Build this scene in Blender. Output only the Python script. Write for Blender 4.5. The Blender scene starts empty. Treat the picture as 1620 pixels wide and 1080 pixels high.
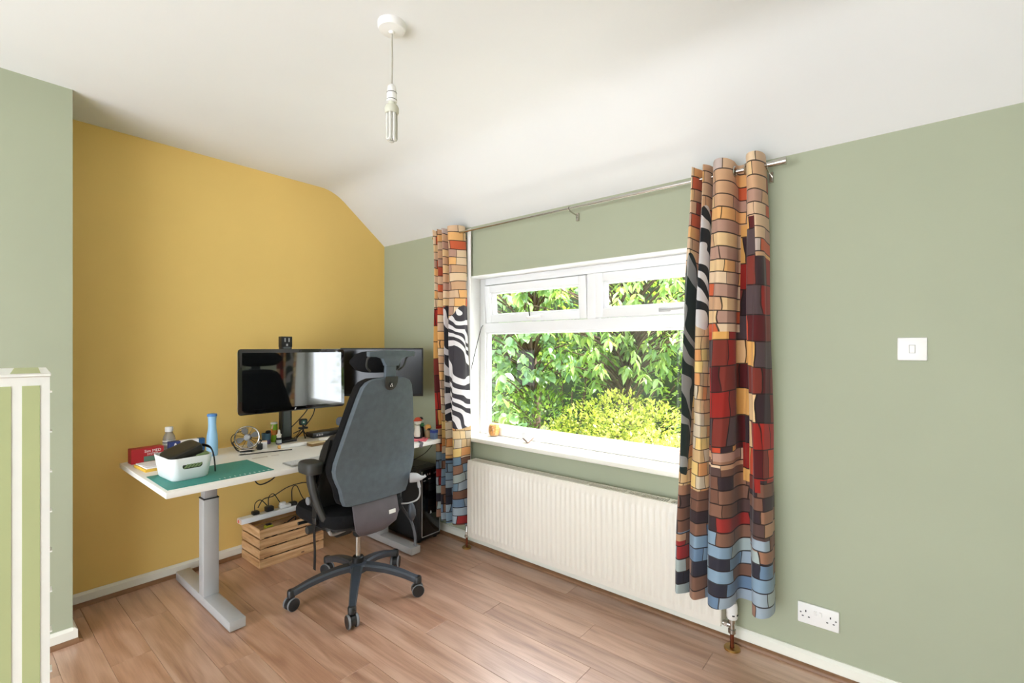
import bpy, bmesh, math, random
from mathutils import Vector, Matrix
R = math.radians
random.seed(7)
SC = bpy.context.scene
COL = SC.collection

# ------------------------------------------------------------------ camera
cam_d = bpy.data.cameras.new('camera')
cam = bpy.data.objects.new('camera', cam_d); COL.objects.link(cam)
cam.location = (3.32, -2.345, 1.35)
cam.rotation_euler = (R(90), 0, R(39.7))
cam_d.sensor_fit = 'HORIZONTAL'; cam_d.sensor_width = 36.0
cam_d.lens = 36.0 * 750 / 1620
cam_d.shift_y = 9 / 1620
cam_d.clip_start = 0.02; cam_d.clip_end = 200
SC.camera = cam

# ------------------------------------------------------------------ world, sun, exposure
W = bpy.data.worlds.new('overcast_sky'); SC.world = W; W.use_nodes = True
bg = W.node_tree.nodes['Background']
bg.inputs[0].default_value = (0.90, 0.955, 1.03, 1); bg.inputs[1].default_value = 1.75
sun_d = bpy.data.lights.new('sun', 'SUN'); sun_d.energy = 7.0; sun_d.angle = R(1.5); sun_d.color = (1, 0.98, 0.94)
sun = bpy.data.objects.new('sun', sun_d); COL.objects.link(sun)
sun.location = (6, 3, 9)
sun.rotation_euler = Vector((-0.45, -0.185, -0.87)).to_track_quat('-Z', 'Y').to_euler()
SC.view_settings.view_transform = 'Standard'; SC.view_settings.look = 'None'
SC.view_settings.gamma = 1.0; SC.view_settings.use_curve_mapping = False
SC.view_settings.exposure = 2.32

# ------------------------------------------------------------------ node helpers
def lin(c):
    return tuple(((x / 255) / 12.92 if x / 255 <= 0.04045 else ((x / 255 + 0.055) / 1.055) ** 2.4) for x in c) + (1,)

class X:
    """a float socket with arithmetic"""
    def __init__(s, nt, sock): s.nt = nt; s.s = sock
    def _m(s, op, b=None, c=None):
        n = s.nt.nodes.new('ShaderNodeMath'); n.operation = op
        s.nt.links.new(s.s, n.inputs[0])
        for i, v in ((1, b), (2, c)):
            if v is None: continue
            if isinstance(v, X): s.nt.links.new(v.s, n.inputs[i])
            else: n.inputs[i].default_value = v
        return X(s.nt, n.outputs[0])
    def __add__(s, b): return s._m('ADD', b)
    def __sub__(s, b): return s._m('SUBTRACT', b)
    def __mul__(s, b): return s._m('MULTIPLY', b)
    def __truediv__(s, b): return s._m('DIVIDE', b)
    def floor(s): return s._m('FLOOR')
    def fract(s): return s._m('FRACT')
    def sin(s): return s._m('SINE')
    def lt(s, b): return s._m('LESS_THAN', b)
    def gt(s, b): return s._m('GREATER_THAN', b)
    def mx(s, b): return s._m('MAXIMUM', b)
    def mn(s, b): return s._m('MINIMUM', b)

def vec(nt, x, y, z=0.0):
    n = nt.nodes.new('ShaderNodeCombineXYZ')
    for i, v in enumerate((x, y, z)):
        if isinstance(v, X): nt.links.new(v.s, n.inputs[i])
        else: n.inputs[i].default_value = v
    return n.outputs[0]

def mixc(nt, fac, a, b, blend='MIX'):
    n = nt.nodes.new('ShaderNodeMix'); n.data_type = 'RGBA'; n.blend_type = blend
    def put(sock, v):
        if isinstance(v, X): nt.links.new(v.s, sock)
        elif hasattr(v, 'is_linked'): nt.links.new(v, sock)
        else: sock.default_value = v
    put(n.inputs[0], fac); put(n.inputs[6], a); put(n.inputs[7], b)
    return n.outputs[2]

def ramp(nt, fac, stops, interp='LINEAR'):
    n = nt.nodes.new('ShaderNodeValToRGB'); cr = n.color_ramp; cr.interpolation = interp
    while len(cr.elements) > 1: cr.elements.remove(cr.elements[-1])
    cr.elements[0].position = stops[0][0]; cr.elements[0].color = stops[0][1]
    for p, c in stops[1:]:
        e = cr.elements.new(p); e.color = c
    nt.links.new(fac.s if isinstance(fac, X) else fac, n.inputs[0])
    return n.outputs[0]

def noise(nt, vecsock, scale, detail=3, rough=0.5):
    n = nt.nodes.new('ShaderNodeTexNoise'); n.inputs['Scale'].default_value = scale
    n.inputs['Detail'].default_value = detail; n.inputs['Roughness'].default_value = rough
    if vecsock is not None: nt.links.new(vecsock, n.inputs['Vector'])
    return n

MATS = {}
def new_mat(name):
    m = bpy.data.materials.new(name); m.use_nodes = True
    nt = m.node_tree; b = nt.nodes['Principled BSDF']
    return m, nt, b

def mat(name, col, rough=0.5, metal=0.0, var=0.06, vscale=8.0, bump=0.0, bscale=60.0, spec=0.5, **kw):
    """plain painted / plastic / metal surface with slight procedural variation"""
    if name in MATS: return MATS[name]
    m, nt, b = new_mat(name)
    tc = nt.nodes.new('ShaderNodeTexCoord')
    c = lin(col)
    n = noise(nt, tc.outputs['Object'], vscale)
    dark = tuple(x * (1 - var) for x in c[:3]) + (1,); lite = tuple(min(1, x * (1 + var)) for x in c[:3]) + (1,)
    nt.links.new(ramp(nt, n.outputs[0], [(0.3, dark), (0.7, lite)]), b.inputs['Base Color'])
    b.inputs['Roughness'].default_value = rough; b.inputs['Metallic'].default_value = metal
    b.inputs['Specular IOR Level'].default_value = spec
    for k, v in kw.items(): b.inputs[k].default_value = v
    if bump > 0:
        nb = noise(nt, tc.outputs['Object'], bscale, 4)
        bp = nt.nodes.new('ShaderNodeBump'); bp.inputs['Strength'].default_value = bump; bp.inputs['Distance'].default_value = 0.004
        nt.links.new(nb.outputs[0], bp.inputs['Height']); nt.links.new(bp.outputs[0], b.inputs['Normal'])
    MATS[name] = m
    return m

def mat_glass(name, tint=(1, 1, 1, 1), base=0.04):
    m, nt, b = new_mat(name); nt.nodes.remove(b)
    out = nt.nodes['Material Output']
    t = nt.nodes.new('ShaderNodeBsdfTransparent'); t.inputs[0].default_value = tint
    g = nt.nodes.new('ShaderNodeBsdfGlossy'); g.inputs['Roughness'].default_value = 0.02
    lw = nt.nodes.new('ShaderNodeLayerWeight'); lw.inputs['Blend'].default_value = 0.5
    fr = X(nt, lw.outputs['Facing'])._m('POWER', 5.0) * (1 - base) + base     # Schlick
    mx = nt.nodes.new('ShaderNodeMixShader')
    nt.links.new(fr.s, mx.inputs[0]); nt.links.new(t.outputs[0], mx.inputs[1]); nt.links.new(g.outputs[0], mx.inputs[2])
    nt.links.new(mx.outputs[0], out.inputs[0])
    return m

# ------------------------------------------------------------------ mesh helpers
def finish(me, smooth):
    if smooth:
        me.shade_smooth()
        me.set_sharp_from_angle(angle=R(38))

def link(name, me, m, parent=None, smooth=True):
    finish(me, smooth)
    if m is not None and not me.materials: me.materials.append(m)
    o = bpy.data.objects.new(name, me); COL.objects.link(o)
    if parent is not None: o.parent = parent
    return o

def obj(name, bm, m, parent=None, smooth=True):
    bmesh.ops.recalc_face_normals(bm, faces=bm.faces[:])
    me = bpy.data.meshes.new(name); bm.to_mesh(me); bm.free()
    return link(name, me, m, parent, smooth)

def BM(): return bmesh.new()

def bx(bm, x0, x1, y0, y1, z0, z1, bev=0.0, seg=2, M=None):
    r = bmesh.ops.create_cube(bm, size=1.0)
    vs = r['verts']
    for v in vs:
        v.co = Vector(((x0 + x1) / 2 + v.co.x * (x1 - x0), (y0 + y1) / 2 + v.co.y * (y1 - y0), (z0 + z1) / 2 + v.co.z * (z1 - z0)))
    allv = list(vs)
    if bev > 0:
        es = list({e for v in vs for e in v.link_edges})
        rb = bmesh.ops.bevel(bm, geom=es, offset=bev, segments=seg, affect='EDGES', profile=0.5)
        allv = list({v for f in rb['faces'] for v in f.verts} | {v for v in vs if v.is_valid})
    if M is not None:
        seen = set()
        for v in allv:
            if v.is_valid and v not in seen: seen.add(v); v.co = M @ v.co
    return bm

def box(x0, x1, y0, y1, z0, z1, bev=0.0, seg=2): return bx(BM(), x0, x1, y0, y1, z0, z1, bev, seg)

def frame_dirs(pts):
    """parallel-transport frames along a polyline"""
    T = []
    for i in range(len(pts)):
        a = pts[max(0, i - 1)]; b = pts[min(len(pts) - 1, i + 1)]
        T.append((b - a).normalized())
    up = Vector((0, 0, 1)) if abs(T[0].z) < 0.9 else Vector((1, 0, 0))
    n = (up - T[0] * up.dot(T[0])).normalized()
    N = [n]
    for i in range(1, len(pts)):
        n = N[-1] - T[i] * N[-1].dot(T[i])
        n = n.normalized() if n.length > 1e-6 else N[-1]
        N.append(n)
    return T, N

def sweep(bm, pts, rad, seg=10, cap=True, sx=1.0, sy=1.0, rect=False, nrm=None):
    """sweep a round / rectangular profile; rad is a number or list"""
    pts = [Vector(p) for p in pts]
    T, N = frame_dirs(pts)
    rings = []
    for i, p in enumerate(pts):
        r = rad[i] if isinstance(rad, (list, tuple)) else rad
        n = N[i] if nrm is None else (Vector(nrm) - T[i] * Vector(nrm).dot(T[i])).normalized()
        b = T[i].cross(n)
        ring = []
        if rect: prof = [(1, 1), (-1, 1), (-1, -1), (1, -1)]
        else: prof = [(math.cos(2 * math.pi * k / seg), math.sin(2 * math.pi * k / seg)) for k in range(seg)]
        for (a, c) in prof:
            ring.append(bm.verts.new(p + n * (a * r * sx) + b * (c * r * sy)))
        rings.append(ring)
    k = len(rings[0])
    for i in range(len(rings) - 1):
        for j in range(k):
            bm.faces.new((rings[i][j], rings[i][(j + 1) % k], rings[i + 1][(j + 1) % k], rings[i + 1][j]))
    if cap:
        bm.faces.new(rings[0][::-1]); bm.faces.new(rings[-1])
    return bm

def spline(pts, n=8):
    """Catmull-Rom through points"""
    P = [Vector(p) for p in pts]; out = []
    for i in range(len(P) - 1):
        p0 = P[max(0, i - 1)]; p1 = P[i]; p2 = P[i + 1]; p3 = P[min(len(P) - 1, i + 2)]
        for k in range(n):
            t = k / n
            out.append(0.5 * ((2 * p1) + (p2 - p0) * t + (2 * p0 - 5 * p1 + 4 * p2 - p3) * t * t + (3 * p1 - p0 - 3 * p2 + p3) * t ** 3))
    out.append(P[-1])
    return out

def lathe(bm, prof, seg=24, M=None, cap=True):
    """prof: list of (radius, z)"""
    rings = []
    for (r, z) in prof:
        ring = []
        for k in range(seg):
            a = 2 * math.pi * k / seg
            co = Vector((r * math.cos(a), r * math.sin(a), z))
            ring.append(bm.verts.new(M @ co if M is not None else co))
        rings.append(ring)
    for i in range(len(rings) - 1):
        for j in range(seg):
            bm.faces.new((rings[i][j], rings[i][(j + 1) % seg], rings[i + 1][(j + 1) % seg], rings[i + 1][j]))
    if cap:
        bm.faces.new(rings[0][::-1]); bm.faces.new(rings[-1])
    return bm

def torus(bm, Rm, r, M=None, seg=24, s2=8):
    rings = []
    for i in range(seg):
        a = 2 * math.pi * i / seg; ring = []
        for j in range(s2):
            b = 2 * math.pi * j / s2
            co = Vector(((Rm + r * math.cos(b)) * math.cos(a), (Rm + r * math.cos(b)) * math.sin(a), r * math.sin(b)))
            ring.append(bm.verts.new(M @ co if M is not None else co))
        rings.append(ring)
    for i in range(seg):
        for j in range(s2):
            bm.faces.new((rings[i][j], rings[(i + 1) % seg][j], rings[(i + 1) % seg][(j + 1) % s2], rings[i][(j + 1) % s2]))
    return bm

def prism(bm, outline, d0, d1, M=None, bev=0.0):
    """outline (x,y) list extruded z d0..d1"""
    lo = [bm.verts.new(Vector((x, y, d0))) for x, y in outline]
    hi = [bm.verts.new(Vector((x, y, d1))) for x, y in outline]
    n = len(outline); fs = []
    fs.append(bm.faces.new(lo[::-1])); fs.append(bm.faces.new(hi))
    for i in range(n): bm.faces.new((lo[i], lo[(i + 1) % n], hi[(i + 1) % n], hi[i]))
    vs = lo + hi
    if bev > 0:
        es = list({e for f in fs for e in f.edges})
        rb = bmesh.ops.bevel(bm, geom=es, offset=bev, segments=2, affect='EDGES', profile=0.5)
        vs = list({v for f in rb['faces'] for v in f.verts} | {v for v in vs if v.is_valid})
    if M is not None:
        for v in vs: v.co = M @ v.co
    return bm

def rrect(w, h, r, n=5, cx=0, cy=0):
    out = []
    for (sx, sy, a0) in ((1, 1, 0), (-1, 1, 90), (-1, -1, 180), (1, -1, 270)):
        for k in range(n + 1):
            a = R(a0 + 90 * k / n)
            out.append((cx + sx * (w / 2 - r) + r * math.cos(a), cy + sy * (h / 2 - r) + r * math.sin(a)))
    return out

def text(name, body, size, m, parent, M, depth=0.0004, align='CENTER'):
    cu = bpy.data.curves.new(name, 'FONT'); cu.body = body; cu.size = size; cu.extrude = depth
    cu.align_x = align; cu.align_y = 'CENTER'; cu.resolution_u = 3
    t = bpy.data.objects.new(name + '_tmp', cu); COL.objects.link(t)
    dg = bpy.context.evaluated_depsgraph_get()
    me = bpy.data.meshes.new_from_object(t.evaluated_get(dg))
    bpy.data.objects.remove(t); bpy.data.curves.remove(cu)
    me.name = name; me.transform(M); me.materials.clear()
    return link(name, me, m, parent, smooth=False)

def tag(o, label, cat, group=None):
    o['label'] = label; o['category'] = cat
    if group: o['group'] = group
    return o

def thing(name, label, cat, loc=(0, 0, 0), rz=0.0, group=None):
    o = bpy.data.objects.new(name, None); COL.objects.link(o)
    o.empty_display_size = 0.05
    o.location = loc; o.rotation_euler = (0, 0, rz)
    return tag(o, label, cat, group)

def struct(o, label=None, cat=None):
    o['kind'] = 'structure'
    if label: o['label'] = label
    if cat: o['category'] = cat
    return o

def T(x, y, z): return Matrix.Translation((x, y, z))
def RX(a): return Matrix.Rotation(R(a), 4, 'X')
def RY(a): return Matrix.Rotation(R(a), 4, 'Y')
def RZ(a): return Matrix.Rotation(R(a), 4, 'Z')

# ------------------------------------------------------------------ materials
M_YEL = mat('yellow_paint', (235, 200, 120), 0.55, var=0.02, vscale=2, bump=0.05, bscale=120, spec=0.25)
M_GRN = mat('sage_paint', (168, 173, 149), 0.65, var=0.02, vscale=2, bump=0.05, bscale=120, spec=0.25)
M_CEIL = mat('ceiling_white', (230, 230, 228), 0.85, var=0.012, vscale=2, bump=0.04, bscale=90, spec=0.2)
M_WOODWHITE = mat('white_gloss_woodwork', (236, 234, 222), 0.4, var=0.02, vscale=6)
M_UPVC = mat('white_upvc', (238, 238, 238), 0.3, var=0.01)
M_REVEAL = mat('white_reveal_paint', (240, 240, 238), 0.6, var=0.01)
M_RUB = mat('black_gasket', (30, 30, 30), 0.7)
M_RAD = mat('radiator_enamel', (232, 226, 214), 0.35, var=0.012)
M_CHROME = mat('brushed_nickel', (190, 186, 178), 0.22, 1.0, var=0.05)
M_BRASS = mat('brass', (176, 140, 84), 0.35, 1.0)
M_COPPER = mat('painted_copper_pipe', (120, 62, 38), 0.3, 0.7)
M_SOCK = mat('white_plastic', (236, 234, 230), 0.35, var=0.01)
M_BLK = mat('black_plastic', (24, 24, 25), 0.45, var=0.1)
M_BLK2 = mat('black_satin', (34, 35, 37), 0.35, var=0.1)
M_CABLE = mat('black_cable', (20, 19, 18), 0.5)
M_DESK = mat('white_laminate', (240, 238, 232), 0.35, var=0.012)
M_STEEL = mat('silver_grey_powdercoat', (186, 186, 186), 0.4, 0.2, var=0.03)
M_STEELIN = mat('silver_grey_inner', (170, 170, 170), 0.38, 0.25, var=0.03)
M_CHAIR = mat('dark_grey_chair_shell', (88, 99, 108), 0.55, var=0.1, vscale=30, bump=0.25, bscale=400)
M_CHFAB = mat('black_chair_fabric', (22, 22, 24), 0.85, var=0.2, vscale=60, bump=0.4, bscale=500, spec=0.2)
M_CHMET = mat('slate_grey_cast_base', (66, 72, 80), 0.38, 0.25, var=0.05)
M_CHARM = mat('charcoal_arm_plastic', (52, 52, 50), 0.5, var=0.08)
M_COVER = mat('mauve_grey_cover', (92, 86, 92), 0.6, var=0.06, vscale=20)
M_LGREY = mat('light_grey_plastic', (176, 176, 178), 0.4)
M_WHEEL = mat('grey_caster_tread', (128, 130, 134), 0.5)
M_PENDC = mat('grey_flex', (176, 170, 158), 0.6)
M_TUBE = mat('cfl_tube', (208, 206, 198), 0.2, var=0.01, spec=0.6)
M_CFLB = mat('cfl_base', (206, 204, 186), 0.45)
M_GLASS = mat_glass('window_glass')
M_JAR = mat_glass('jar_glass', (0.96, 0.93, 0.9, 1))

def mat_floor():
    m, nt, b = new_mat('oak_laminate')
    tc = nt.nodes.new('ShaderNodeTexCoord'); oi = nt.nodes.new('ShaderNodeObjectInfo')
    sep = nt.nodes.new('ShaderNodeSeparateXYZ'); nt.links.new(tc.outputs['Object'], sep.inputs[0])
    rnd = X(nt, oi.outputs['Random'])
    x = X(nt, sep.outputs[0]); y = X(nt, sep.outputs[1])
    v1 = vec(nt, x * 0.8 + rnd * 37, y * 10.0 + rnd * 11, rnd * 5)
    n1 = noise(nt, v1, 1.6, 5, 0.6)
    # cathedral rings: distorted bands across the board
    v2 = vec(nt, x * 0.45 + rnd * 19, y * 3.5 + rnd * 7, 0)
    n2 = noise(nt, v2, 2.2, 2, 0.5)
    bands = ((X(nt, n2.outputs[0]) * 42 + y * 30).sin() * 0.5 + 0.5)
    v3 = vec(nt, x * 3.0 + rnd * 3, y * 120, rnd)
    n3 = noise(nt, v3, 1.5, 3, 0.7)
    f = X(nt, n1.outputs[0]) * 0.66 + bands * 0.09 + X(nt, n3.outputs[0]) * 0.25
    c = ramp(nt, f, [(0.30, lin((146, 104, 80))), (0.45, lin((186, 146, 120))), (0.57, lin((206, 170, 147))), (0.72, lin((220, 191, 170)))])
    tint = ramp(nt, rnd, [(0, lin((236, 226, 220))), (0.5, lin((255, 250, 246))), (1, lin((246, 232, 222)))])
    c = mixc(nt, 1.0, c, tint, 'MULTIPLY')
    nt.links.new(c, b.inputs['Base Color'])
    b.inputs['Roughness'].default_value = 0.42; b.inputs['Specular IOR Level'].default_value = 0.9
    b.inputs['Coat Weight'].default_value = 1.0; b.inputs['Coat Roughness'].default_value = 0.36; b.inputs['Coat IOR'].default_value = 1.75
    bp = nt.nodes.new('ShaderNodeBump'); bp.inputs['Strength'].default_value = 0.12; bp.inputs['Distance'].default_value = 0.002
    nt.links.new(n3.outputs[0], bp.inputs['Height']); nt.links.new(bp.outputs[0], b.inputs['Normal'])
    return m
M_FLOOR = mat_floor()
M_FLOORBASE = mat('floor_underlay', (196, 160, 132), 0.8)
M_TRIMW = mat('brown_quadrant_trim', (134, 96, 66), 0.45, var=0.15, vscale=12)

def mat_wood(name, c0, c1, c2, sx=3, sy=30):
    m, nt, b = new_mat(name)
    tc = nt.nodes.new('ShaderNodeTexCoord'); oi = nt.nodes.new('ShaderNodeObjectInfo')
    sep = nt.nodes.new('ShaderNodeSeparateXYZ'); nt.links.new(tc.outputs['Object'], sep.inputs[0])
    rnd = X(nt, oi.outputs['Random'])
    v = vec(nt, X(nt, sep.outputs[0]) * sy + rnd * 30, X(nt, sep.outputs[1]) * sx + rnd * 9, X(nt, sep.outputs[2]) * sy)
    n = noise(nt, v, 1.3, 4, 0.6)
    vk = vec(nt, X(nt, sep.outputs[0]) * 4 + rnd * 90, X(nt, sep.outputs[1]) * 4 + rnd * 50, X(nt, sep.outputs[2]) * 9 + rnd * 33)
    vo = nt.nodes.new('ShaderNodeTexVoronoi'); vo.inputs['Scale'].default_value = 1.6; nt.links.new(vk, vo.inputs['Vector'])
    knot = X(nt, vo.outputs['Distance']).lt(0.09)
    c = ramp(nt, n.outputs[0], [(0.3, lin(c0)), (0.52, lin(c1)), (0.7, lin(c2))])
    c = mixc(nt, knot * 0.7, c, lin((70, 40, 22)))
    nt.links.new(c, b.inputs['Base Color']); b.inputs['Roughness'].default_value = 0.65
    return m
M_CRATE = mat_wood('pine_slat', (176, 128, 82), (214, 170, 122), (232, 196, 152))

def mat_curtain(name, mids, creams, zebras, low):
    """printed fabric: bands of mosaic tiles with zebra-striped figures; uv in metres.
    mids / creams: (u0, u1, v0, v1) areas; zebras: (cu, cv, ru, rv, fv, fu, dark, light, bias)"""
    m, nt, b = new_mat(name)
    tc = nt.nodes.new('ShaderNodeTexCoord')
    sep = nt.nodes.new('ShaderNodeSeparateXYZ'); nt.links.new(tc.outputs['UV'], sep.inputs[0])
    u0 = X(nt, sep.outputs[0]); vv0 = X(nt, sep.outputs[1])
    nz = noise(nt, tc.outputs['UV'], 5.0, 2); nz2 = noise(nt, tc.outputs['UV'], 3.1, 1)
    u = u0 + (X(nt, nz.outputs[0]) - 0.5) * 0.05
    v = vv0 + (X(nt, nz2.outputs[0]) - 0.5) * 0.06
    def wn(a, c, k):
        n = nt.nodes.new('ShaderNodeTexWhiteNoise'); n.noise_dimensions = '3D'
        nt.links.new(vec(nt, a, c, float(k)), n.inputs['Vector']); return X(nt, n.outputs['Value'])
    def tile(h, w, k, ln):
        r = (v / h).floor(); fv = (v / h).fract()
        wr = wn(r, r * 0.0, k + 3) * (w * 0.9) + w * 0.65
        uu = (u + wn(r, r * 0.0, k) * 0.7) / wr
        c = uu.floor(); fu = uu.fract()
        e = fv.lt(ln / h).mx((fu * wr).lt(ln * 0.7))
        return wn(c, r, k + 7), e, wn(c, r, k + 11)
    hA, eA, gA = tile(0.056, 0.13, 1, 0.0055)
    hB, eB, gB = tile(0.115, 0.062, 31, 0.0055)
    hC, eC, gC = tile(0.056, 0.055, 61, 0.004)
    c8 = lambda *a: lin(a)
    top = ramp(nt, hA, [(0, c8(200, 158, 122)), (0.16, c8(222, 194, 160)), (0.3, c8(196, 92, 56)), (0.40, c8(176, 138, 120)), (0.52, c8(224, 170, 108)), (0.66, c8(208, 174, 142)), (0.80, c8(164, 70, 46)), (0.86, c8(220, 186, 138)), (0.94, c8(192, 174, 166))], 'CONSTANT')
    cream = ramp(nt, hC, [(0, c8(206, 172, 126)), (0.2, c8(226, 196, 148)), (0.4, c8(190, 162, 128)), (0.55, c8(232, 198, 126)), (0.7, c8(206, 190, 164)), (0.85, c8(216, 152, 96))], 'CONSTANT')
    mid = ramp(nt, hB, [(0, c8(146, 36, 28)), (0.15, c8(84, 24, 26)), (0.3, c8(190, 72, 44)), (0.40, c8(218, 164, 92)), (0.50, c8(80, 64, 66)), (0.62, c8(120, 48, 38)), (0.74, c8(222, 186, 138)), (0.82, c8(166, 44, 34)), (0.90, c8(54, 36, 40))], 'CONSTANT')
    brown = ramp(nt, hA, [(0, c8(116, 80, 64)), (0.2, c8(84, 62, 58)), (0.38, c8(150, 108, 84)), (0.55, c8(54, 40, 44)), (0.68, c8(130, 92, 74)), (0.8, c8(178, 138, 108)), (0.9, c8(150, 46, 40))], 'CONSTANT')
    blue = ramp(nt, hA, [(0, c8(130, 154, 174)), (0.2, c8(120, 86, 70)), (0.32, c8(154, 168, 180)), (0.46, c8(46, 44, 54)), (0.54, c8(104, 128, 154)), (0.7, c8(148, 110, 90)), (0.8, c8(148, 44, 44)), (0.86, c8(164, 176, 174)), (0.94, c8(112, 138, 160))], 'CONSTANT')
    def area(a): return u0.gt(a[0]).mn(u0.lt(a[1])).mn(v.gt(a[2])).mn(v.lt(a[3]))
    def union(L):
        r = area(L[0])
        for a in L[1:]: r = r.mx(area(a))
        return r
    inv = lambda x: x * -1.0 + 1.0
    mz = union(mids); cz = union(creams) * inv(mz)
    az = inv(mz.mx(cz))
    bz = (v + (gA - 0.5) * 0.10).lt(low[0]) * az
    uz = (v + (gA - 0.5) * 0.16).lt(low[1]) * az
    col = mixc(nt, cz, top, cream)
    col = mixc(nt, mz, col, mid)
    col = mixc(nt, bz, col, brown)
    col = mixc(nt, uz, col, blue)
    edge = eA * az + eB * mz + eC * cz
    col = mixc(nt, edge * 0.92, col, lin((36, 24, 20)))
    wob = noise(nt, tc.outputs['UV'], 4.0, 1); w = X(nt, wob.outputs[0]) - 0.5
    for (cu, cv, ru, rv, fv_, fu_, dk, lt_, bias) in zebras:
        du = (u0 - cu) / ru; dv = (vv0 - cv) / rv
        mask = (du * du + dv * dv + w * 0.7).lt(1.0)
        st = (v * fv_ + u * fu_ + w * 26).sin()
        col = mixc(nt, mask, col, mixc(nt, st.gt(bias), lin(dk), lin(lt_)))
    nt.links.new(col, b.inputs['Base Color'])
    b.inputs['Roughness'].default_value = 0.8; b.inputs['Specular IOR Level'].default_value = 0.25
    b.inputs['Sheen Weight'].default_value = 0.15
    wv = noise(nt, tc.outputs['UV'], 700, 1)
    bp = nt.nodes.new('ShaderNodeBump'); bp.inputs['Strength'].default_value = 0.08; bp.inputs['Distance'].default_value = 0.001
    nt.links.new(wv.outputs[0], bp.inputs['Height']); nt.links.new(bp.outputs[0], b.inputs['Normal'])
    return m

def mat_leaf(name, stops, rough=0.38, trans=0.35):
    m, nt, b = new_mat(name)
    g = nt.nodes.new('ShaderNodeNewGeometry'); oi = nt.nodes.new('ShaderNodeObjectInfo')
    f = (X(nt, g.outputs['Random Per Island']) + X(nt, oi.outputs['Random'])).fract()
    c = ramp(nt, f, [(p, lin(k)) for p, k in stops])
    nt.links.new(c, b.inputs['Base Color']); b.inputs['Roughness'].default_value = rough
    tr = nt.nodes.new('ShaderNodeBsdfTranslucent'); nt.links.new(mixc(nt, 0.5, c, lin((190, 220, 70))), tr.inputs[0])
    mx = nt.nodes.new('ShaderNodeMixShader'); mx.inputs[0].default_value = trans
    out = nt.nodes['Material Output']
    nt.links.new(b.outputs[0], mx.inputs[1]); nt.links.new(tr.outputs[0], mx.inputs[2]); nt.links.new(mx.outputs[0], out.inputs[0])
    return m

# ================================================================== THE ROOM
XR, YB = 4.6, -4.6           # right wall, rear edge of the room
ZC, ZE, YS = 2.53, 2.18, -0.452   # flat ceiling, eaves height at window wall, start of the slope
WX0, WX1, WZ0, WZ1 = 0.962, 2.84, 0.735, 1.84   # window opening

# floor with individual boards
floor = struct(obj('floor', box(-0.02, XR, YB, 0.02, -0.06, -0.009), M_FLOORBASE, smooth=False), 'oak laminate floor of long boards', 'floor')
PW = 0.1435
rows = []
y = 0.0; edges = [0.0]
e = -0.165
while e > YB:
    edges.append(e); e -= PW
edges.append(YB)
joints = {1: (1.28, 2.665), 2: (0.77, 2.155, 3.54), 11: (0.41, 1.795, 3.18), 10: (1.10, 2.485), 9: (0.75, 2.135)}
for i in range(len(edges) - 1):
    y1, y0 = edges[i], edges[i + 1]
    if i in joints:
        j0 = joints[i][0]
    else:
        j0 = random.uniform(0.1, 1.35)
    xs = [0.0]; x = j0
    while x < XR - 0.05:
        if x > 0.08: xs.append(x)
        x += 1.385
    xs.append(XR)
    for a, b_ in zip(xs[:-1], xs[1:]):
        g = 0.0004
        bm = box(a + g - (a + b_) / 2, b_ - g - (a + b_) / 2, -(y1 - y0) / 2 + g, (y1 - y0) / 2 - g, -0.009, 0.0, 0.0008, 1)
        p = obj('floor_board', bm, M_FLOOR, floor, smooth=False)
        p.location = ((a + b_) / 2, (y0 + y1) / 2, 0)

# yellow wall (x = 0), pentagonal end under the sloped ceiling
def wall_profile():
    pts = [(YB, 0), (0, 0), (0, ZE)]
    return pts
def ceiling_profile(n=7):
    """(y,z) from eaves up the slope, round the soft bend, and along the flat"""
    s = Vector((YS, ZC)); e0 = Vector((0.0, ZE)); f1 = Vector((YB, ZC))
    d0 = (e0 - s).normalized(); d1 = (f1 - s).normalized(); L = 0.11
    a, c = s + d0 * L, s + d1 * L
    out = [tuple(e0)]
    for k in range(n + 1):
        t = k / n; p = a * (1 - t) ** 2 + s * 2 * t * (1 - t) + c * t * t
        out.append(tuple(p))
    out.append(tuple(f1))
    return out
CP = ceiling_profile()
def yz_prism(bm, pts, x0, x1):
    lo = [bm.verts.new((x0, y, z)) for y, z in pts]; hi = [bm.verts.new((x1, y, z)) for y, z in pts]
    n = len(pts)
    bm.faces.new(lo); bm.faces.new(hi[::-1])
    for i in range(n): bm.faces.new((lo[i], hi[i], hi[(i + 1) % n], lo[(i + 1) % n]))
    return bm
poly = [(YB, 0), (0.0, 0)] + CP
struct(obj('wall_left', yz_prism(BM(), poly, -0.12, 0.0), M_YEL, smooth=False), 'mustard yellow end wall behind the desk', 'wall')
struct(obj('wall_right', yz_prism(BM(), poly, XR, XR + 0.12), M_GRN, smooth=False), 'sage green side wall outside the picture', 'wall')
# ceiling shell
cp_out = [(y + 0.08, z + 0.1) for y, z in CP]
struct(obj('ceiling', yz_prism(BM(), CP + cp_out[::-1], -0.12, XR + 0.12), M_CEIL), 'white ceiling sloping down to the window wall', 'ceiling')
# window wall with opening
bm = BM()
WT = 0.20
for (x0, x1, z0, z1) in ((-0.12, WX0, 0, ZE), (WX1, XR + 0.12, 0, ZE), (WX0, WX1, 0, WZ0 - 0.03), (WX0, WX1, WZ1, ZE)):
    bx(bm, x0, x1, 0, WT, z0, z1)
struct(obj('wall_back', bm, M_GRN, smooth=False), 'sage green wall around the window', 'wall')
# white reveal lining
bm = BM()
bx(bm, WX0, WX0 + 0.004, 0.001, WT, WZ0, WZ1); bx(bm, WX1 - 0.004, WX1, 0.001, WT, WZ0, WZ1)
bx(bm, WX0, WX1, 0.001, WT, WZ1 - 0.004, WZ1)
struct(obj('trim_1', bm, M_REVEAL, smooth=False), 'white painted window reveal', 'reveal')
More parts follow.
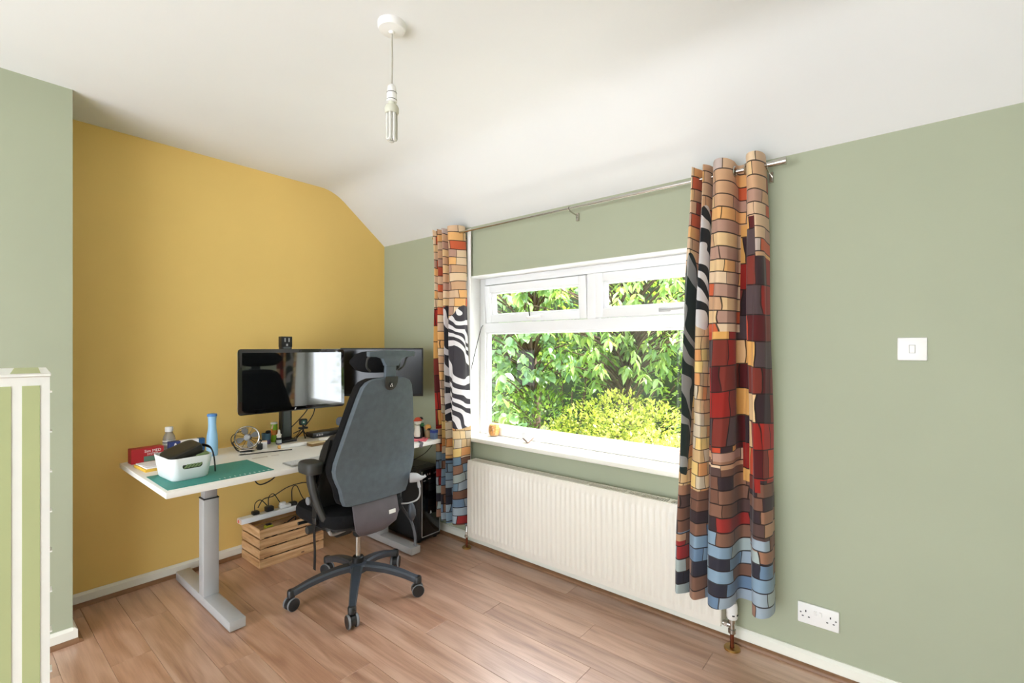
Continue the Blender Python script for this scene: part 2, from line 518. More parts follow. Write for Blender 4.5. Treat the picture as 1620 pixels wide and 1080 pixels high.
# unseen rear wall; its opening is made up and sized to admit fill light
bm = BM(); bx(bm, -0.12, 0.6, YB - 0.12, YB, 0, ZC); bx(bm, 0.6, 4.0, YB - 0.12, YB, 1.95, ZC); bx(bm, 4.0, XR + 0.12, YB - 0.12, YB, 0, ZC)
struct(obj('wall_front', bm, M_GRN, smooth=False), 'sage green rear wall with an added opening for fill light', 'wall')
# chimney breast
BX, BY = 0.38, -1.959
struct(obj('wall_chimney', box(0.0, BX, YB, BY, 0, ZC), M_GRN, smooth=False), 'sage green chimney breast left of the yellow wall', 'wall')

# skirting boards and brown quadrant
def skirting_yz(name, x0, x1, top=0.068, t=0.016):
    pts = [(0, 0.0), (-t, 0.0), (-t, top - 0.012), (-t * 0.55, top - 0.003), (-t * 0.4, top), (0, top)]
    return pts
def run_x(pts, x0, x1): return yz_prism(BM(), pts, x0, x1)
def run_y(pts, y0, y1, xbase):
    bm = BM()
    lo = [bm.verts.new((xbase - a, y0, z)) for a, z in pts]; hi = [bm.verts.new((xbase - a, y1, z)) for a, z in pts]
    n = len(pts); bm.faces.new(lo); bm.faces.new(hi[::-1])
    for i in range(n): bm.faces.new((lo[i], hi[i], hi[(i + 1) % n], lo[(i + 1) % n]))
    return bm
SK = skirting_yz('', 0, 0)
QD = [(-0.016, 0.0), (-0.034, 0.0), (-0.0335, 0.006), (-0.030, 0.013), (-0.023, 0.018), (-0.016, 0.019)]
struct(obj('baseboard_back', run_x(SK, 0.0, XR), M_WOODWHITE), 'white skirting board below the window wall', 'skirting')
struct(obj('baseboard_left', run_y(SK, BY, -0.0, 0.0), M_WOODWHITE), 'white skirting board along the yellow wall', 'skirting')
struct(obj('baseboard_chimney', run_y(SK, YB, BY, BX), M_WOODWHITE), 'white skirting board on the chimney breast', 'skirting')
bm = run_x([(BY - a, z) for a, z in SK], 0.0, BX + 0.016); struct(obj('baseboard_return', bm, M_WOODWHITE), 'white skirting return beside the chimney breast', 'skirting')
struct(obj('trim_2', run_x(QD, 0.0, XR), M_TRIMW), 'brown quadrant beading below the window wall', 'beading')
struct(obj('trim_3', run_y(QD, BY, 0.0, 0.0), M_TRIMW), 'brown quadrant beading along the yellow wall', 'beading')
struct(obj('trim_4', run_y(QD, YB, BY + 0.016, BX), M_TRIMW), 'brown quadrant beading on the chimney breast', 'beading')

struct(obj('trim_6', run_x([(BY - a, z) for a, z in QD], 0.0, BX + 0.034), M_TRIMW), 'brown quadrant return beside the chimney breast', 'beading')

# ------------------------------------------------------------------ window
win = bpy.data.objects.new('window_1', None); COL.objects.link(win); win.location = (0, 0, 0)
struct(win, 'white three-light window with two top casements', 'window')
FY0, FY1 = 0.13, 0.195
XM = 1.88
def frame_bar(name, x0, x1, z0, z1, y0=FY0, y1=FY1, bev=0.004, parent=win, m=M_UPVC):
    return obj(name, box(x0, x1, y0, y1, z0, z1, bev, 2), m, parent)
frame_bar('frame_jamb', WX0 + 0.004, WX0 + 0.056, WZ0, WZ1 - 0.004)
frame_bar('frame_jamb', WX1 - 0.056, WX1 - 0.004, WZ0, WZ1 - 0.004)
frame_bar('frame_head', WX0 + 0.056, WX1 - 0.056, WZ1 - 0.052, WZ1 - 0.004)
frame_bar('frame_cill', WX0 + 0.056, WX1 - 0.056, WZ0, WZ0 + 0.062)
frame_bar('transom', WX0 + 0.056, WX1 - 0.056, 1.455, 1.52)
frame_bar('mullion', XM - 0.03, XM + 0.03, 1.52, WZ1 - 0.052)
# main pane with glazing bead
def bead(name, x0, x1, z0, z1, y0, y1, w, parent):
    for (a, b_, c, d) in ((x0, x0 + w, z0, z1), (x1 - w, x1, z0, z1), (x0 + w, x1 - w, z0, z0 + w), (x0 + w, x1 - w, z1 - w, z1)):
        obj(name, box(a, b_, y0, y1, c, d, 0.003, 1), M_UPVC, parent)
GX0, GX1 = WX0 + 0.056, WX1 - 0.056
bead('glazing_bead', GX0, GX1, WZ0 + 0.062, 1.455, 0.142, 0.17, 0.014, win)
obj('pane', box(GX0 + 0.002, GX1 - 0.002, 0.163, 0.167, WZ0 + 0.064, 1.453), M_GLASS, win, smooth=False)
def sash(name, x0, x1, z0, z1, tilt, label):
    """top-hung casement; origin on the hinge line"""
    h = bpy.data.objects.new(name, None); COL.objects.link(h); h.parent = win; h.location = ((x0 + x1) / 2, 0.155, z1)
    h.rotation_euler = (R(tilt), 0, 0); h['label'] = label
    w = (x1 - x0) / 2; H = z1 - z0; b = 0.05
    bm = BM()
    bx(bm, -w, -w + b, -0.04, 0.03, -H, 0, 0.004); bx(bm, w - b, w, -0.04, 0.03, -H, 0, 0.004)
    bx(bm, -w + b, w - b, -0.04, 0.03, -b, 0, 0.004); bx(bm, -w + b, w - b, -0.04, 0.03, -H, -H + b, 0.004)
    obj('sash_frame', bm, M_UPVC, h)
    bm = BM(); g = 0.012
    bx(bm, -w + b, -w + b + g, -0.028, 0.012, -H + b, -b, 0.002, 1); bx(bm, w - b - g, w - b, -0.028, 0.012, -H + b, -b, 0.002, 1)
    bx(bm, -w + b + g, w - b - g, -0.028, 0.012, -b - g, -b, 0.002, 1); bx(bm, -w + b + g, w - b - g, -0.028, 0.012, -H + b, -H + b + g, 0.002, 1)
    obj('sash_bead', bm, M_UPVC, h)
    obj('pane', box(-w + b, w - b, 0.0, 0.004, -H + b, -b), M_GLASS, h, smooth=False)
    bm = BM()
    zh = -H + 0.026
    bx(bm, -0.045, 0.02, -0.048, -0.038, zh - 0.011, zh + 0.011, 0.004)
    sweep(bm, [(-0.02, -0.055, zh), (0.01, -0.066, zh), (0.09, -0.068, zh + 0.002)], [0.008, 0.007, 0.006], 8)
    bx(bm, -0.034, -0.008, -0.062, -0.046, zh - 0.007, zh + 0.007, 0.004)
    obj('handle', bm, M_SOCK if tilt else M_STEEL, h)
    if tilt:
        bm = BM(); sweep(bm, [(-0.012, -0.05, zh), (-0.016, -0.053, zh + 0.085)], 0.0035, 6)
        obj('stay_arm', bm, M_BLK, h)
    return h
sash('top_casement', GX0 + 0.004, XM - 0.034, 1.524, WZ1 - 0.056, 4.5, 'casement standing slightly open')
sash('top_casement', XM + 0.034, GX1 - 0.004, 1.524, WZ1 - 0.056, 0, 'closed casement')
bm = BM(); bx(bm, WX0 - 0.012, WX1 + 0.012, -0.042, 0.0, WZ0 - 0.028, WZ0, 0.006, 3); bx(bm, WX0 + 0.001, WX1 - 0.001, -0.005, WT - 0.01, WZ0 - 0.028, WZ0)
struct(obj('trim_5', bm, M_WOODWHITE), 'white window sill board', 'window sill')

# ------------------------------------------------------------------ pendant lamp
pl = thing('pendant_lamp', 'white ceiling rose with a bare energy-saving bulb on a flex', 'lamp', (1.876, -1.293, ZC))
bm = lathe(BM(), [(0.0505, 0.0), (0.0505, -0.016), (0.046, -0.024), (0.012, -0.03), (0.008, -0.036), (0.004, -0.037)], 32); obj('ceiling_rose', bm, M_SOCK, pl)
bm = sweep(BM(), [(0, 0, -0.03), (0.0015, 0.001, -0.13), (0, 0, -0.228)], 0.0033, 8); obj('flex', bm, M_PENDC, pl)
bm = lathe(BM(), [(0.008, -0.222), (0.014, -0.228), (0.0175, -0.25), (0.0175, -0.252), (0.0165, -0.253), (0.0185, -0.255), (0.0185, -0.276), (0.0165, -0.279), (0.019, -0.28), (0.0195, -0.285), (0.015, -0.287)], 24); obj('lamp_holder', bm, M_SOCK, pl)
bm = lathe(BM(), [(0.013, -0.284), (0.013, -0.296), (0.022, -0.300), (0.0255, -0.307), (0.0255, -0.322), (0.023, -0.328)], 24); obj('bulb_base', bm, M_CFLB, pl)
for zz in (-0.2525, -0.2780): obj('holder_shade_ring', lathe(BM(), [(0.0178, zz - 0.0012), (0.0188, zz), (0.0178, zz + 0.0012)], 24, cap=False), mat('groove_shade_grey', (96, 92, 86), 0.6), pl)  # grey rings paint the shade in the holder's gaps
for k in range(3):
    a = R(30 + 120 * k); d = Vector((math.cos(a), math.sin(a), 0)); s = Vector((-d.y, d.x, 0))
    c = d * 0.0125
    pts = [c + s * 0.0085 + Vector((0, 0, -0.322)), c + s * 0.0085 + Vector((0, 0, -0.415))]
    pts += [c + s * (0.0085 * math.cos(t)) + Vector((0, 0, -0.415 - 0.0085 * math.sin(t))) for t in (R(30), R(60), R(90), R(120), R(150))]
    pts += [c - s * 0.0085 + Vector((0, 0, -0.415)), c - s * 0.0085 + Vector((0, 0, -0.322))]
    obj('bulb_tube', sweep(BM(), pts, 0.0062, 8), M_TUBE, pl)

# ------------------------------------------------------------------ radiator
rad = thing('radiator', 'cream white ribbed panel radiator below the window', 'radiator', (1.88, 0, 0))
RX0, RX1, RZ0, RZ1, RYF = -0.8, 0.8, 0.093, 0.594, -0.112
bm = BM()
# pressed front panel with vertical channels
cols = [RX0]
np_ = 48; pitch = (RX1 - RX0 - 0.05) / np_
prof = [(RX0, 0.0), (RX0 + 0.025, 0.0)]
for k in range(np_):
    a = RX0 + 0.025 + k * pitch
    prof += [(a + pitch * 0.18, 0.0), (a + pitch * 0.34, 0.006), (a + pitch * 0.66, 0.006), (a + pitch * 0.82, 0.0)]
prof += [(RX1 - 0.025, 0.0), (RX1, 0.0)]
zs = [(RZ0, 0), (RZ0 + 0.03, 0), (RZ0 + 0.042, 1), (RZ1 - 0.042, 1), (RZ1 - 0.03, 0), (RZ1, 0)]
grid = [[bm.verts.new((x, RYF - d * k + 0.004 * (1 if (z in (RZ0, RZ1)) else 0), z)) for x, d in prof] for z, k in zs]
for i in range(len(zs) - 1):
    for j in range(len(prof) - 1):
        bm.faces.new((grid[i][j], grid[i][j + 1], grid[i + 1][j + 1], grid[i + 1][j]))
back = [[bm.verts.new((x, RYF + 0.018, z)) for x in (RX0, RX1)] for z in (RZ0, RZ1)]
bm.faces.new((back[0][0], back[1][0], back[1][1], back[0][1]))
bm.faces.new([grid[0][j] for j in range(len(prof))][::-1] + [back[0][0], back[0][1]])
bm.faces.new([grid[-1][j] for j in range(len(prof))] + [back[1][1], back[1][0]])
for j, k in ((0, 0), (len(prof) - 1, 1)):
    bm.faces.new([grid[i][j] for i in range(len(zs))] + [back[1][k], back[0][k]])
obj('front_panel', bm, M_RAD, rad)
obj('side_panel', box(RX0 - 0.003, RX0 + 0.002, RYF + 0.006, -0.03, RZ0 + 0.01, RZ1 + 0.004, 0.001, 1), M_RAD, rad)
obj('side_panel', box(RX1 - 0.002, RX1 + 0.003, RYF + 0.006, -0.03, RZ0 + 0.01, RZ1 + 0.004, 0.001, 1), M_RAD, rad)
obj('rear_panel', box(RX0 + 0.01, RX1 - 0.01, -0.042, -0.03, RZ0 + 0.01, RZ1 - 0.004), M_RAD, rad)
bm = BM()
bx(bm, RX0, RX1, RYF + 0.006, RYF + 0.020, RZ1, RZ1 + 0.005); bx(bm, RX0, RX1, -0.044, -0.030, RZ1, RZ1 + 0.005)
k = RX0 + 0.006; i = 0
while k < RX1 - 0.006:
    i += 1
    w = 0.02 if i % 19 == 0 else 0.005
    bx(bm, k, min(k + w, RX1), RYF + 0.018, -0.042, RZ1 + 0.0005, RZ1 + 0.0045); k += w + 0.0062
g = obj('top_grille', bm, M_RAD, rad, smooth=False); g['kind'] = 'stuff'
bm = BM()
for k in range(70):
    xx = RX0 + 0.03 + k * (RX1 - RX0 - 0.06) / 69; bx(bm, xx, xx + 0.001, RYF + 0.02, -0.044, RZ0 + 0.04, RZ1 - 0.03)
g = obj('convector_fins', bm, mat('galvanised', (120, 118, 112), 0.5, 0.6), rad, smooth=False); g['kind'] = 'stuff'
obj('wall_bracket', box(RX0 + 0.2, RX0 + 0.23, -0.031, -0.002, 0.2, 0.5), M_RAD, rad)
obj('wall_bracket', box(RX1 - 0.23, RX1 - 0.2, -0.031, -0.002, 0.2, 0.5), M_RAD, rad)
# valves
rv = thing('radiator_valve', 'white thermostatic radiator valve on a copper pipe', 'valve', (2.722, -0.082, 0))
obj('pipe', sweep(BM(), [(0, 0, 0.0), (0, 0, 0.085)], 0.0085, 12), M_COPPER, rv)
bm = lathe(BM(), [(0.034, 0.0), (0.034, 0.006), (0.031, 0.009), (0.0105, 0.0095), (0.0105, 0.0)], 24, cap=False); obj('pipe_collar', bm, M_BRASS, rv)
bm = lathe(BM(), [(0.0095, 0.07), (0.0165, 0.072), (0.0165, 0.088), (0.012, 0.09), (0.012, 0.118), (0.017, 0.12), (0.017, 0.134), (0.012, 0.136)], 10)
sweep(bm, [(0, 0, 0.106), (-0.0385, 0, 0.106)], [0.011, 0.011], 10); sweep(bm, [(-0.018, 0, 0.106), (-0.032, 0, 0.106)], 0.0155, 6)
obj('valve_body', bm, M_CHROME, rv)
bm = lathe(BM(), [(0.013, 0.132), (0.02, 0.136), (0.023, 0.142), (0.0235, 0.19), (0.02, 0.21), (0.012, 0.214)], 20); hd = obj('thermostat_head', bm, M_SOCK, rv)
for a in (-62, -8):
    obj('head_slot', box(-0.005, 0.005, -0.002, 0.002, -0.0025, 0.0025), M_BLK, hd).matrix_local = RZ(a) @ T(0.0232, 0, 0.158) @ RZ(90)
rv = thing('radiator_valve', 'slim brass lockshield valve and copper pipe at the desk end of the radiator', 'valve', (1.045, -0.082, 0))
obj('pipe', sweep(BM(), [(0, 0, 0.0), (0, 0, 0.085)], 0.0075, 12), M_COPPER, rv)
bm = lathe(BM(), [(0.03, 0.0), (0.03, 0.006), (0.027, 0.009), (0.0095, 0.0095), (0.0095, 0.0)], 24, cap=False); obj('pipe_collar', bm, M_BRASS, rv)
bm = lathe(BM(), [(0.0085, 0.07), (0.014, 0.072), (0.014, 0.086), (0.011, 0.088), (0.011, 0.118), (0.0095, 0.12), (0.0095, 0.15), (0.007, 0.152)], 10)
sweep(bm, [(0, 0, 0.106), (0.032, 0, 0.106)], 0.010, 10); obj('valve_body', bm, M_CHROME, rv)

# ------------------------------------------------------------------ switch and socket
sw = thing('light_switch', 'white single light switch on the green wall', 'switch', (3.339, 0, 1.343))
obj('plate', box(-0.0435, 0.0435, -0.009, 0, -0.0435, 0.0435, 0.004, 3), M_SOCK, sw)
obj('rocker_surround', box(-0.0095, 0.0095, -0.0098, -0.008, -0.0155, 0.0155, 0.0006, 1), mat('rocker_gap', (176, 174, 168), 0.5), sw)
rk = obj('rocker', box(-0.0082, 0.0082, -0.004, 0.004, -0.0142, 0.0142, 0.001, 1), M_SOCK, sw); rk.location = (0, -0.0085, 0); rk.rotation_euler = (R(6), 0, 0)
so = thing('double_socket', 'white double three-pin wall socket near the skirting board', 'socket', (3.039, 0, 0.2255))
obj('plate', box(-0.0735, 0.0735, -0.010, 0, -0.043, 0.043, 0.004, 3), M_SOCK, so)
for s in (-1, 1):
    cx = s * 0.0435
    obj('earth_hole', box(cx - 0.002, cx + 0.002, -0.0106, -0.0095, 0.006, 0.0145), M_BLK, so)
    obj('pin_hole', box(cx - 0.0145, cx - 0.0075, -0.0106, -0.0095, -0.014, -0.010), M_BLK, so)
    obj('pin_hole', box(cx + 0.0075, cx + 0.0145, -0.0106, -0.0095, -0.014, -0.010), M_BLK, so)
    obj('screw', lathe(BM(), [(0.0032, 0), (0.0032, 0.0012)], 12, T(s * 0.062, -0.0098, 0.002) @ RX(90)), mat('screw_grey', (110, 110, 108), 0.5, 0.5), so)
    r_ = obj('rocker', box(-0.005, 0.005, -0.003, 0.003, -0.009, 0.009, 0.001, 1), M_SOCK, so); r_.location = (s * 0.009, -0.0105, 0.012); r_.rotation_euler = (R(8), 0, 0)

# ------------------------------------------------------------------ curtain pole
RODZ, RODY = 2.126, -0.10
pole = thing('curtain_pole', 'thin nickel curtain pole above the window', 'curtain pole', (1.9, RODY, RODZ))
obj('rod', sweep(BM(), [(-1.08, 0, 0), (0.2, 0, 0)], 0.0068, 12), M_CHROME, pole)
obj('rod', sweep(BM(), [(0.1, 0, 0), (0.955, 0, 0)], 0.0085, 12), M_CHROME, pole)
for s, x0 in ((1, 0.95), (-1, -1.08)):
    obj('finial', sweep(BM(), [(x0, 0, 0), (x0 + s * 0.006, 0, 0), (x0 + s * 0.007, 0, 0), (x0 + s * 0.085, 0, 0), (x0 + s * 0.089, 0, 0)], [0.010, 0.0105, 0.0095, 0.0165, 0.0155], 20), M_CHROME, pole)
for x0 in (-0.93, -0.03, 0.965):
    bm = BM()
    torus(bm, 0.0095, 0.0028, T(x0, 0, 0) @ RY(90), 16, 6)
    sweep(bm, [(x0, 0.004, -0.011), (x0, 0.05, -0.018), (x0, 0.086, -0.020)], 0.0042, 8)
    obj('bracket', bm, M_CHROME, pole)
    obj('bracket_plate', box(x0 - 0.009, x0 + 0.009, 0.085, 0.0995, -0.052, -0.006, 0.002, 1), M_CHROME, pole)

# ------------------------------------------------------------------ curtains
def curtain(name, label, top, bot, zt, zb, m, lining_ext, eyelets):
    root = thing(name, label, 'curtain', (sum(p[0] for p in bot) / len(bot), -0.09, zb), 0, 'printed mosaic curtains on the pole')
    ox, oy, oz = root.location
    n = 12; A = spline([(x, y, 0) for x, y in top], n); B = spline([(x, y, 0) for x, y in bot], n)
    L = [0.0]
    for i in range(1, len(A)): L.append(L[-1] + (A[i] - A[i - 1]).length)
    nz = 46
    def surf(off):
        bm = BM(); uvl = bm.loops.layers.uv.new('UVMap'); rowsv = []
        for k in range(nz + 1):
            t = k / nz; z = zt + (zb - zt) * t
            w = t ** 0.8
            row = []
            pts = []
            for i in range(len(A)):
                p = A[i].lerp(B[i], w)
                wob = 0.006 * math.sin(i * 0.31 + t * 7.0) * math.sin(t * math.pi) + 0.004 * math.sin(i * 0.13 - t * 11)
                pts.append(Vector((p.x + wob * 0.6, p.y + wob, 0)))
            for i in range(len(A)):
                tg = (pts[min(i + 1, len(A) - 1)] - pts[max(i - 1, 0)]).normalized()
                nn = Vector((tg.y, -tg.x, 0))
                dz = 0.0
                if k == nz: dz = 0.006 * math.sin(L[i] * 19)
                if k == 0: dz = 0.004 * math.sin(L[i] * 31)
                q = pts[i] + nn * off
                row.append((bm.verts.new((q.x - ox, q.y - oy, z - oz + dz)), L[i], z + dz))
            rowsv.append(row)
        for k in range(nz):
            for i in range(len(A) - 1):
                c = (rowsv[k][i], rowsv[k + 1][i], rowsv[k + 1][i + 1], rowsv[k][i + 1])
                f = bm.faces.new([q[0] for q in c])
                for lp, q in zip(f.loops, c): lp[uvl].uv = (q[1], q[2])
        me = bpy.data.meshes.new('x'); bm.to_mesh(me); bm.free(); return me
    me = surf(0.0); me.name = 'printed_fabric'; link('printed_fabric', me, m, root)
    me = surf(-0.004); me.name = 'lining'; link('lining', me, mat('white_lining', (236, 234, 230), 0.85), root)
    if lining_ext:
        x, y0, y1 = lining_ext
        obj('lining_hem', box(x - ox, x + 0.030 - ox, y0 - oy, y1 - oy, 0.0, zt - zb - 0.01, 0.001, 1), mat('white_lining', (236, 234, 230), 0.85), root)
    for ex in eyelets:
        obj('eyelet', torus(BM(), 0.021, 0.005, T(ex - ox, RODY - oy, RODZ - oz) @ RY(90), 20, 8), M_CHROME, root)
    return root
P_, V_ = -0.165, -0.045
BK, GY = (30, 33, 36), (204, 200, 200)
curtain('curtain', 'patterned curtain on the switch side, cream and red tiles fading to blue at the hem',
    [(2.548, V_), (2.560, -0.12), (2.572, P_), (2.588, -0.12), (2.596, V_), (2.606, -0.12), (2.622, P_), (2.638, -0.12), (2.646, V_), (2.648, -0.11), (2.664, -0.155), (2.69, -0.172), (2.718, -0.155), (2.735, -0.11), (2.738, V_), (2.765, -0.03), (2.784, V_), (2.783, -0.11), (2.798, -0.158), (2.822, -0.174), (2.844, -0.156), (2.854, -0.10), (2.850, V_)],
    [(2.494, -0.148), (2.506, -0.19), (2.528, -0.222), (2.548, -0.19), (2.560, -0.148), (2.570, -0.19), (2.604, -0.228), (2.634, -0.19), (2.645, -0.148), (2.650, -0.19), (2.670, -0.22), (2.700, -0.234), (2.732, -0.21), (2.750, -0.16), (2.755, -0.085), (2.785, -0.07), (2.815, -0.085), (2.818, -0.14), (2.834, -0.18), (2.860, -0.198), (2.886, -0.175), (2.898, -0.12), (2.894, -0.06)],
    2.172, 0.235, mat_curtain('curtain_print_window_right', [(0.53, 0.80, 0.90, 1.42), (0.80, 1.0, 0.75, 1.9), (1.0, 2.0, 0.80, 1.72)], [(-1, 0.53, 0.72, 1.46)],
        [(0.40, 1.70, 0.085, 0.27, 62, 38, BK, GY, 0.05), (0.135, 1.28, 0.10, 0.50, 34, 46, (30, 42, 40), (142, 140, 138), 0.35)], (0.86, 0.52)), None, (2.56, 2.738, 2.784))
curtain('curtain', 'patterned curtain beside the desk, zebra stripes halfway down',
    [(0.745, V_), (0.752, -0.11), (0.768, -0.145), (0.784, -0.11), (0.792, V_), (0.798, -0.11), (0.814, -0.145), (0.830, -0.11), (0.838, V_), (0.844, -0.11), (0.862, -0.145), (0.880, -0.11), (0.888, V_), (0.894, -0.10), (0.92, -0.145), (0.955, -0.155), (0.985, -0.13), (0.998, -0.075), (0.992, V_)],
    [(0.79, V_), (0.798, -0.11), (0.82, -0.145), (0.842, -0.11), (0.85, V_), (0.858, -0.11), (0.878, -0.155), (0.898, -0.11), (0.906, V_), (0.914, -0.11), (0.934, -0.16), (0.954, -0.11), (0.962, V_), (0.968, -0.10), (0.990, -0.155), (1.018, -0.168), (1.044, -0.135), (1.058, -0.075), (1.052, V_)],
    2.172, 0.165, mat_curtain('curtain_print_window_left', [(-1, 0.26, 0.78, 1.62)], [(0.26, 2.0, 0.62, 0.95)],
        [(0.86, 1.20, 0.20, 0.42, 70, 30, (58, 54, 60), (226, 220, 222), 0.0), (0.55, 1.25, 0.12, 0.38, 44, 40, (44, 42, 48), (214, 206, 206), 0.1)], (0.62, 0.62)), (0.998, -0.030, -0.022), (0.985,))

# ------------------------------------------------------------------ painted cabinet at the left edge
M_CABG = mat('light_green_paint', (180, 187, 138), 0.6, var=0.03, vscale=5)
M_CABW = mat('white_brushed_paint', (238, 237, 232), 0.5, var=0.02, vscale=14, bump=0.1, bscale=40)
cab = thing('painted_cabinet', 'tall white cabinet painted with light green stripes at the left edge', 'cabinet')
# local frame: +X along the visible face to the right, +Y away from the camera; origin at right front floor corner
ang = 129.7 - 44.2 - 0      # world heading of the face's right direction
Ft = Vector((math.cos(R(129.7)), math.sin(R(129.7)), 0)); Rt = Vector((math.cos(R(39.7)), math.sin(R(39.7)), 0))
dep = 1.0
o_ = Vector((3.32, -2.345, 0)) + Ft * dep + Rt * ((79 - 810) / 750 * dep)
cab.location = o_; cab.rotation_euler = (0, 0, R(39.7 + 45.5))
CH, CW, CD = 1.306, 0.44, 0.40
obj('carcass', box(-CW, 0, 0.004, CD, 0, CH - 0.018), M_CABW, cab, smooth=False)
obj('top_board', box(-CW - 0.004, 0.002, -0.004, CD + 0.004, CH - 0.018, CH - 0.0105, 0.0015, 1), M_CABW, cab)
for k in range(5):
    obj('top_stripe', box(-0.058 - k * 0.075, -0.014 - k * 0.075, 0.012, CD - 0.012, CH - 0.0105, CH - 0.0098), M_CABG, cab, smooth=False)
for k in range(10):
    a = -0.0150 - k * 0.0415
    obj('green_stripe', box(a - 0.026, a, 0.0028, 0.0042, 0.04, CH - 0.036), M_CABG, cab, smooth=False)
for k in range(13):
    obj('shelf_runner', box(-0.001, 0.0035, 0.004, 0.03, 0.24 + k * 0.0845, 0.243 + k * 0.0845), M_CABW, cab, smooth=False)

# ------------------------------------------------------------------ desk
DH, DX0, DX1, DY0, DY1 = 0.73, 0.085, 0.905, -1.735, -0.19
desk = thing('standing_desk', 'white-topped sit-stand desk on silver legs against the yellow wall', 'desk', (0.5, -0.93, 0))
oX, oY = 0.5, -0.93
obj('tabletop', box(DX0 - oX, DX1 - oX, DY0 - oY, DY1 - oY, DH - 0.026, DH, 0.0025, 2), M_DESK, desk)
for yc in (-1.441, -0.372):
    y = yc - oY
    ft = obj('foot', box(0.07 - oX, 0.872 - oX, y - 0.036, y + 0.036, 0.006, 0.052, 0.003, 2), M_STEEL, desk)
    for xx in (0.12, 0.82): obj('foot_pad', lathe(BM(), [(0.022, 0), (0.022, 0.007)], 16, T(xx - oX, y, 0)), M_BLK, ft)
    lg = obj('leg', box(0.455 - oX, 0.525 - oX, y - 0.036, y + 0.036, 0.052, 0.56, 0.003, 2), M_STEEL, desk)
    obj('leg_gasket', box(0.454 - oX, 0.526 - oX, y - 0.037, y + 0.037, 0.556, 0.562, 0.001, 1), M_BLK, lg)
    obj('leg_inner', box(0.461 - oX, 0.519 - oX, y - 0.03, y + 0.03, 0.55, 0.70, 0.003, 2), M_STEELIN, lg)
    obj('top_bracket', box(0.2 - oX, 0.8 - oX, y - 0.03, y + 0.03, 0.683, DH - 0.026, 0.002, 1), M_STEEL, desk)
obj('crossbeam', box(0.30 - oX, 0.34 - oX, -1.41 - oY, -0.40 - oY, 0.672, 0.7, 0.002, 1), M_BLK2, desk)
obj('cable_tray', box(0.16 - oX, 0.28 - oX, -1.2 - oY, -0.55 - oY, 0.645, 0.665, 0.004, 1), M_BLK2, desk)

# ------------------------------------------------------------------ monitors
M_SCREEN = mat('glossy_screen_glass', (14, 16, 18), 0.04, var=0.02, spec=0.8)
MATS['glossy_screen_glass'].node_tree.nodes['Principled BSDF'].inputs['IOR'].default_value = 1.9
M_SCREEN2 = mat('satin_screen', (12, 13, 15), 0.22, var=0.02, spec=0.5)
M_BEZ = mat('black_glass_bezel', (8, 8, 9), 0.05, var=0.02, spec=0.8)
M_ALU = mat('aluminium', (190, 192, 194), 0.3, 0.9, var=0.02)
def face_m(cx, cy, cz, yaw, pitch=0.0):
    """local +Z faces out of the screen, +X to viewer's right, +Y up; yaw = world heading of the outward normal"""
    n = yaw
    return T(cx, cy, cz) @ RZ(n + 90) @ RX(90 - pitch)
# stand
st = thing('monitor_stand', 'black dual monitor post at the back of the desk', 'monitor stand', (0.17, -0.893, DH))
obj('base', box(-0.045, 0.05, -0.055, 0.055, 0, 0.014, 0.003, 2), M_BLK, st)
obj('post', box(-0.0225, 0.0225, -0.034, 0.034, 0.012, 0.685, 0.004, 2), M_BLK, st)
obj('post_insert', box(0.0222, 0.0242, -0.024, 0.024, 0.03, 0.65, 0.0008, 1), mat('dark_green_grey_strip', (52, 60, 58), 0.25), st)
cp_ = obj('post_cap', box(-0.0235, 0.0245, -0.035, 0.035, 0.62, 0.69, 0.003, 2), M_BLK, st)
for s in (-1, 1): obj('cap_slot', box(0.0244, 0.0252, s * 0.013 - 0.004, s * 0.013 + 0.004, 0.655, 0.68), M_LGREY, cp_)
obj('cap_slot', box(0.0244, 0.0252, -0.006, 0.006, 0.628, 0.642), M_LGREY, cp_)
bm = BM(); sweep(bm, [(0.02, 0.0, 0.42), (0.11, 0.0, 0.42)], 0.018, 12); obj('arm', bm, M_BLK, st)
bm = BM(); sweep(bm, [(0.0, 0.03, 0.45), (-0.03, 0.22, 0.45), (0.10, 0.44, 0.45), (0.25, 0.55, 0.45), (0.268, 0.537, 0.45)], 0.016, 12); obj('arm', bm, M_BLK, st)
def monitor(name, label, w, h, th, M, bez, mb, ms, rad, chin=0.0, back=M_BLK, logo=True):
    r = thing(name, label, 'monitor'); r.matrix_world = M
    obj('back_shell', prism(BM(), rrect(w * 0.985, h * 0.97, rad), -th, -0.004, bev=0.004), back, r)
    obj('bezel', prism(BM(), rrect(w, h, rad), -0.005, 0.0, bev=0.001), mb, r)
    obj('screen', prism(BM(), rrect(w - 2 * bez, h - 2 * bez - chin, 0.002, 2, 0, chin / 2), 0.0, 0.0008), ms, r, smooth=False)
    if logo:
        obj('maker_mark', prism(BM(), [(-0.006, -0.006), (0.001, -0.006), (0.006, 0.006), (-0.001, 0.006)], 0.0, 0.0005, T(0, -h / 2 + bez / 2 + chin / 2, 0)), M_LGREY, r, smooth=False)
    obj('mount_plate', box(-0.05, 0.05, -0.05, 0.05, -th - 0.012, -th + 0.002, 0.002, 1), M_BLK, r)
    return r
monitor('monitor', 'glossy wide monitor reflecting the window, left of the chair', 0.655, 0.385, 0.03, face_m(0.375, -0.925, 1.146, -2.5, 0.5), 0.022, M_BEZ, M_SCREEN, 0.016, 0.004, M_ALU)
monitor('monitor', 'matt black monitor partly hidden behind the chair headrest', 0.585, 0.34, 0.03, face_m(0.472, -0.356, 1.174, -50.3, 0.0), 0.010, M_BLK, M_SCREEN2, 0.003, 0.006, M_BLK, False)

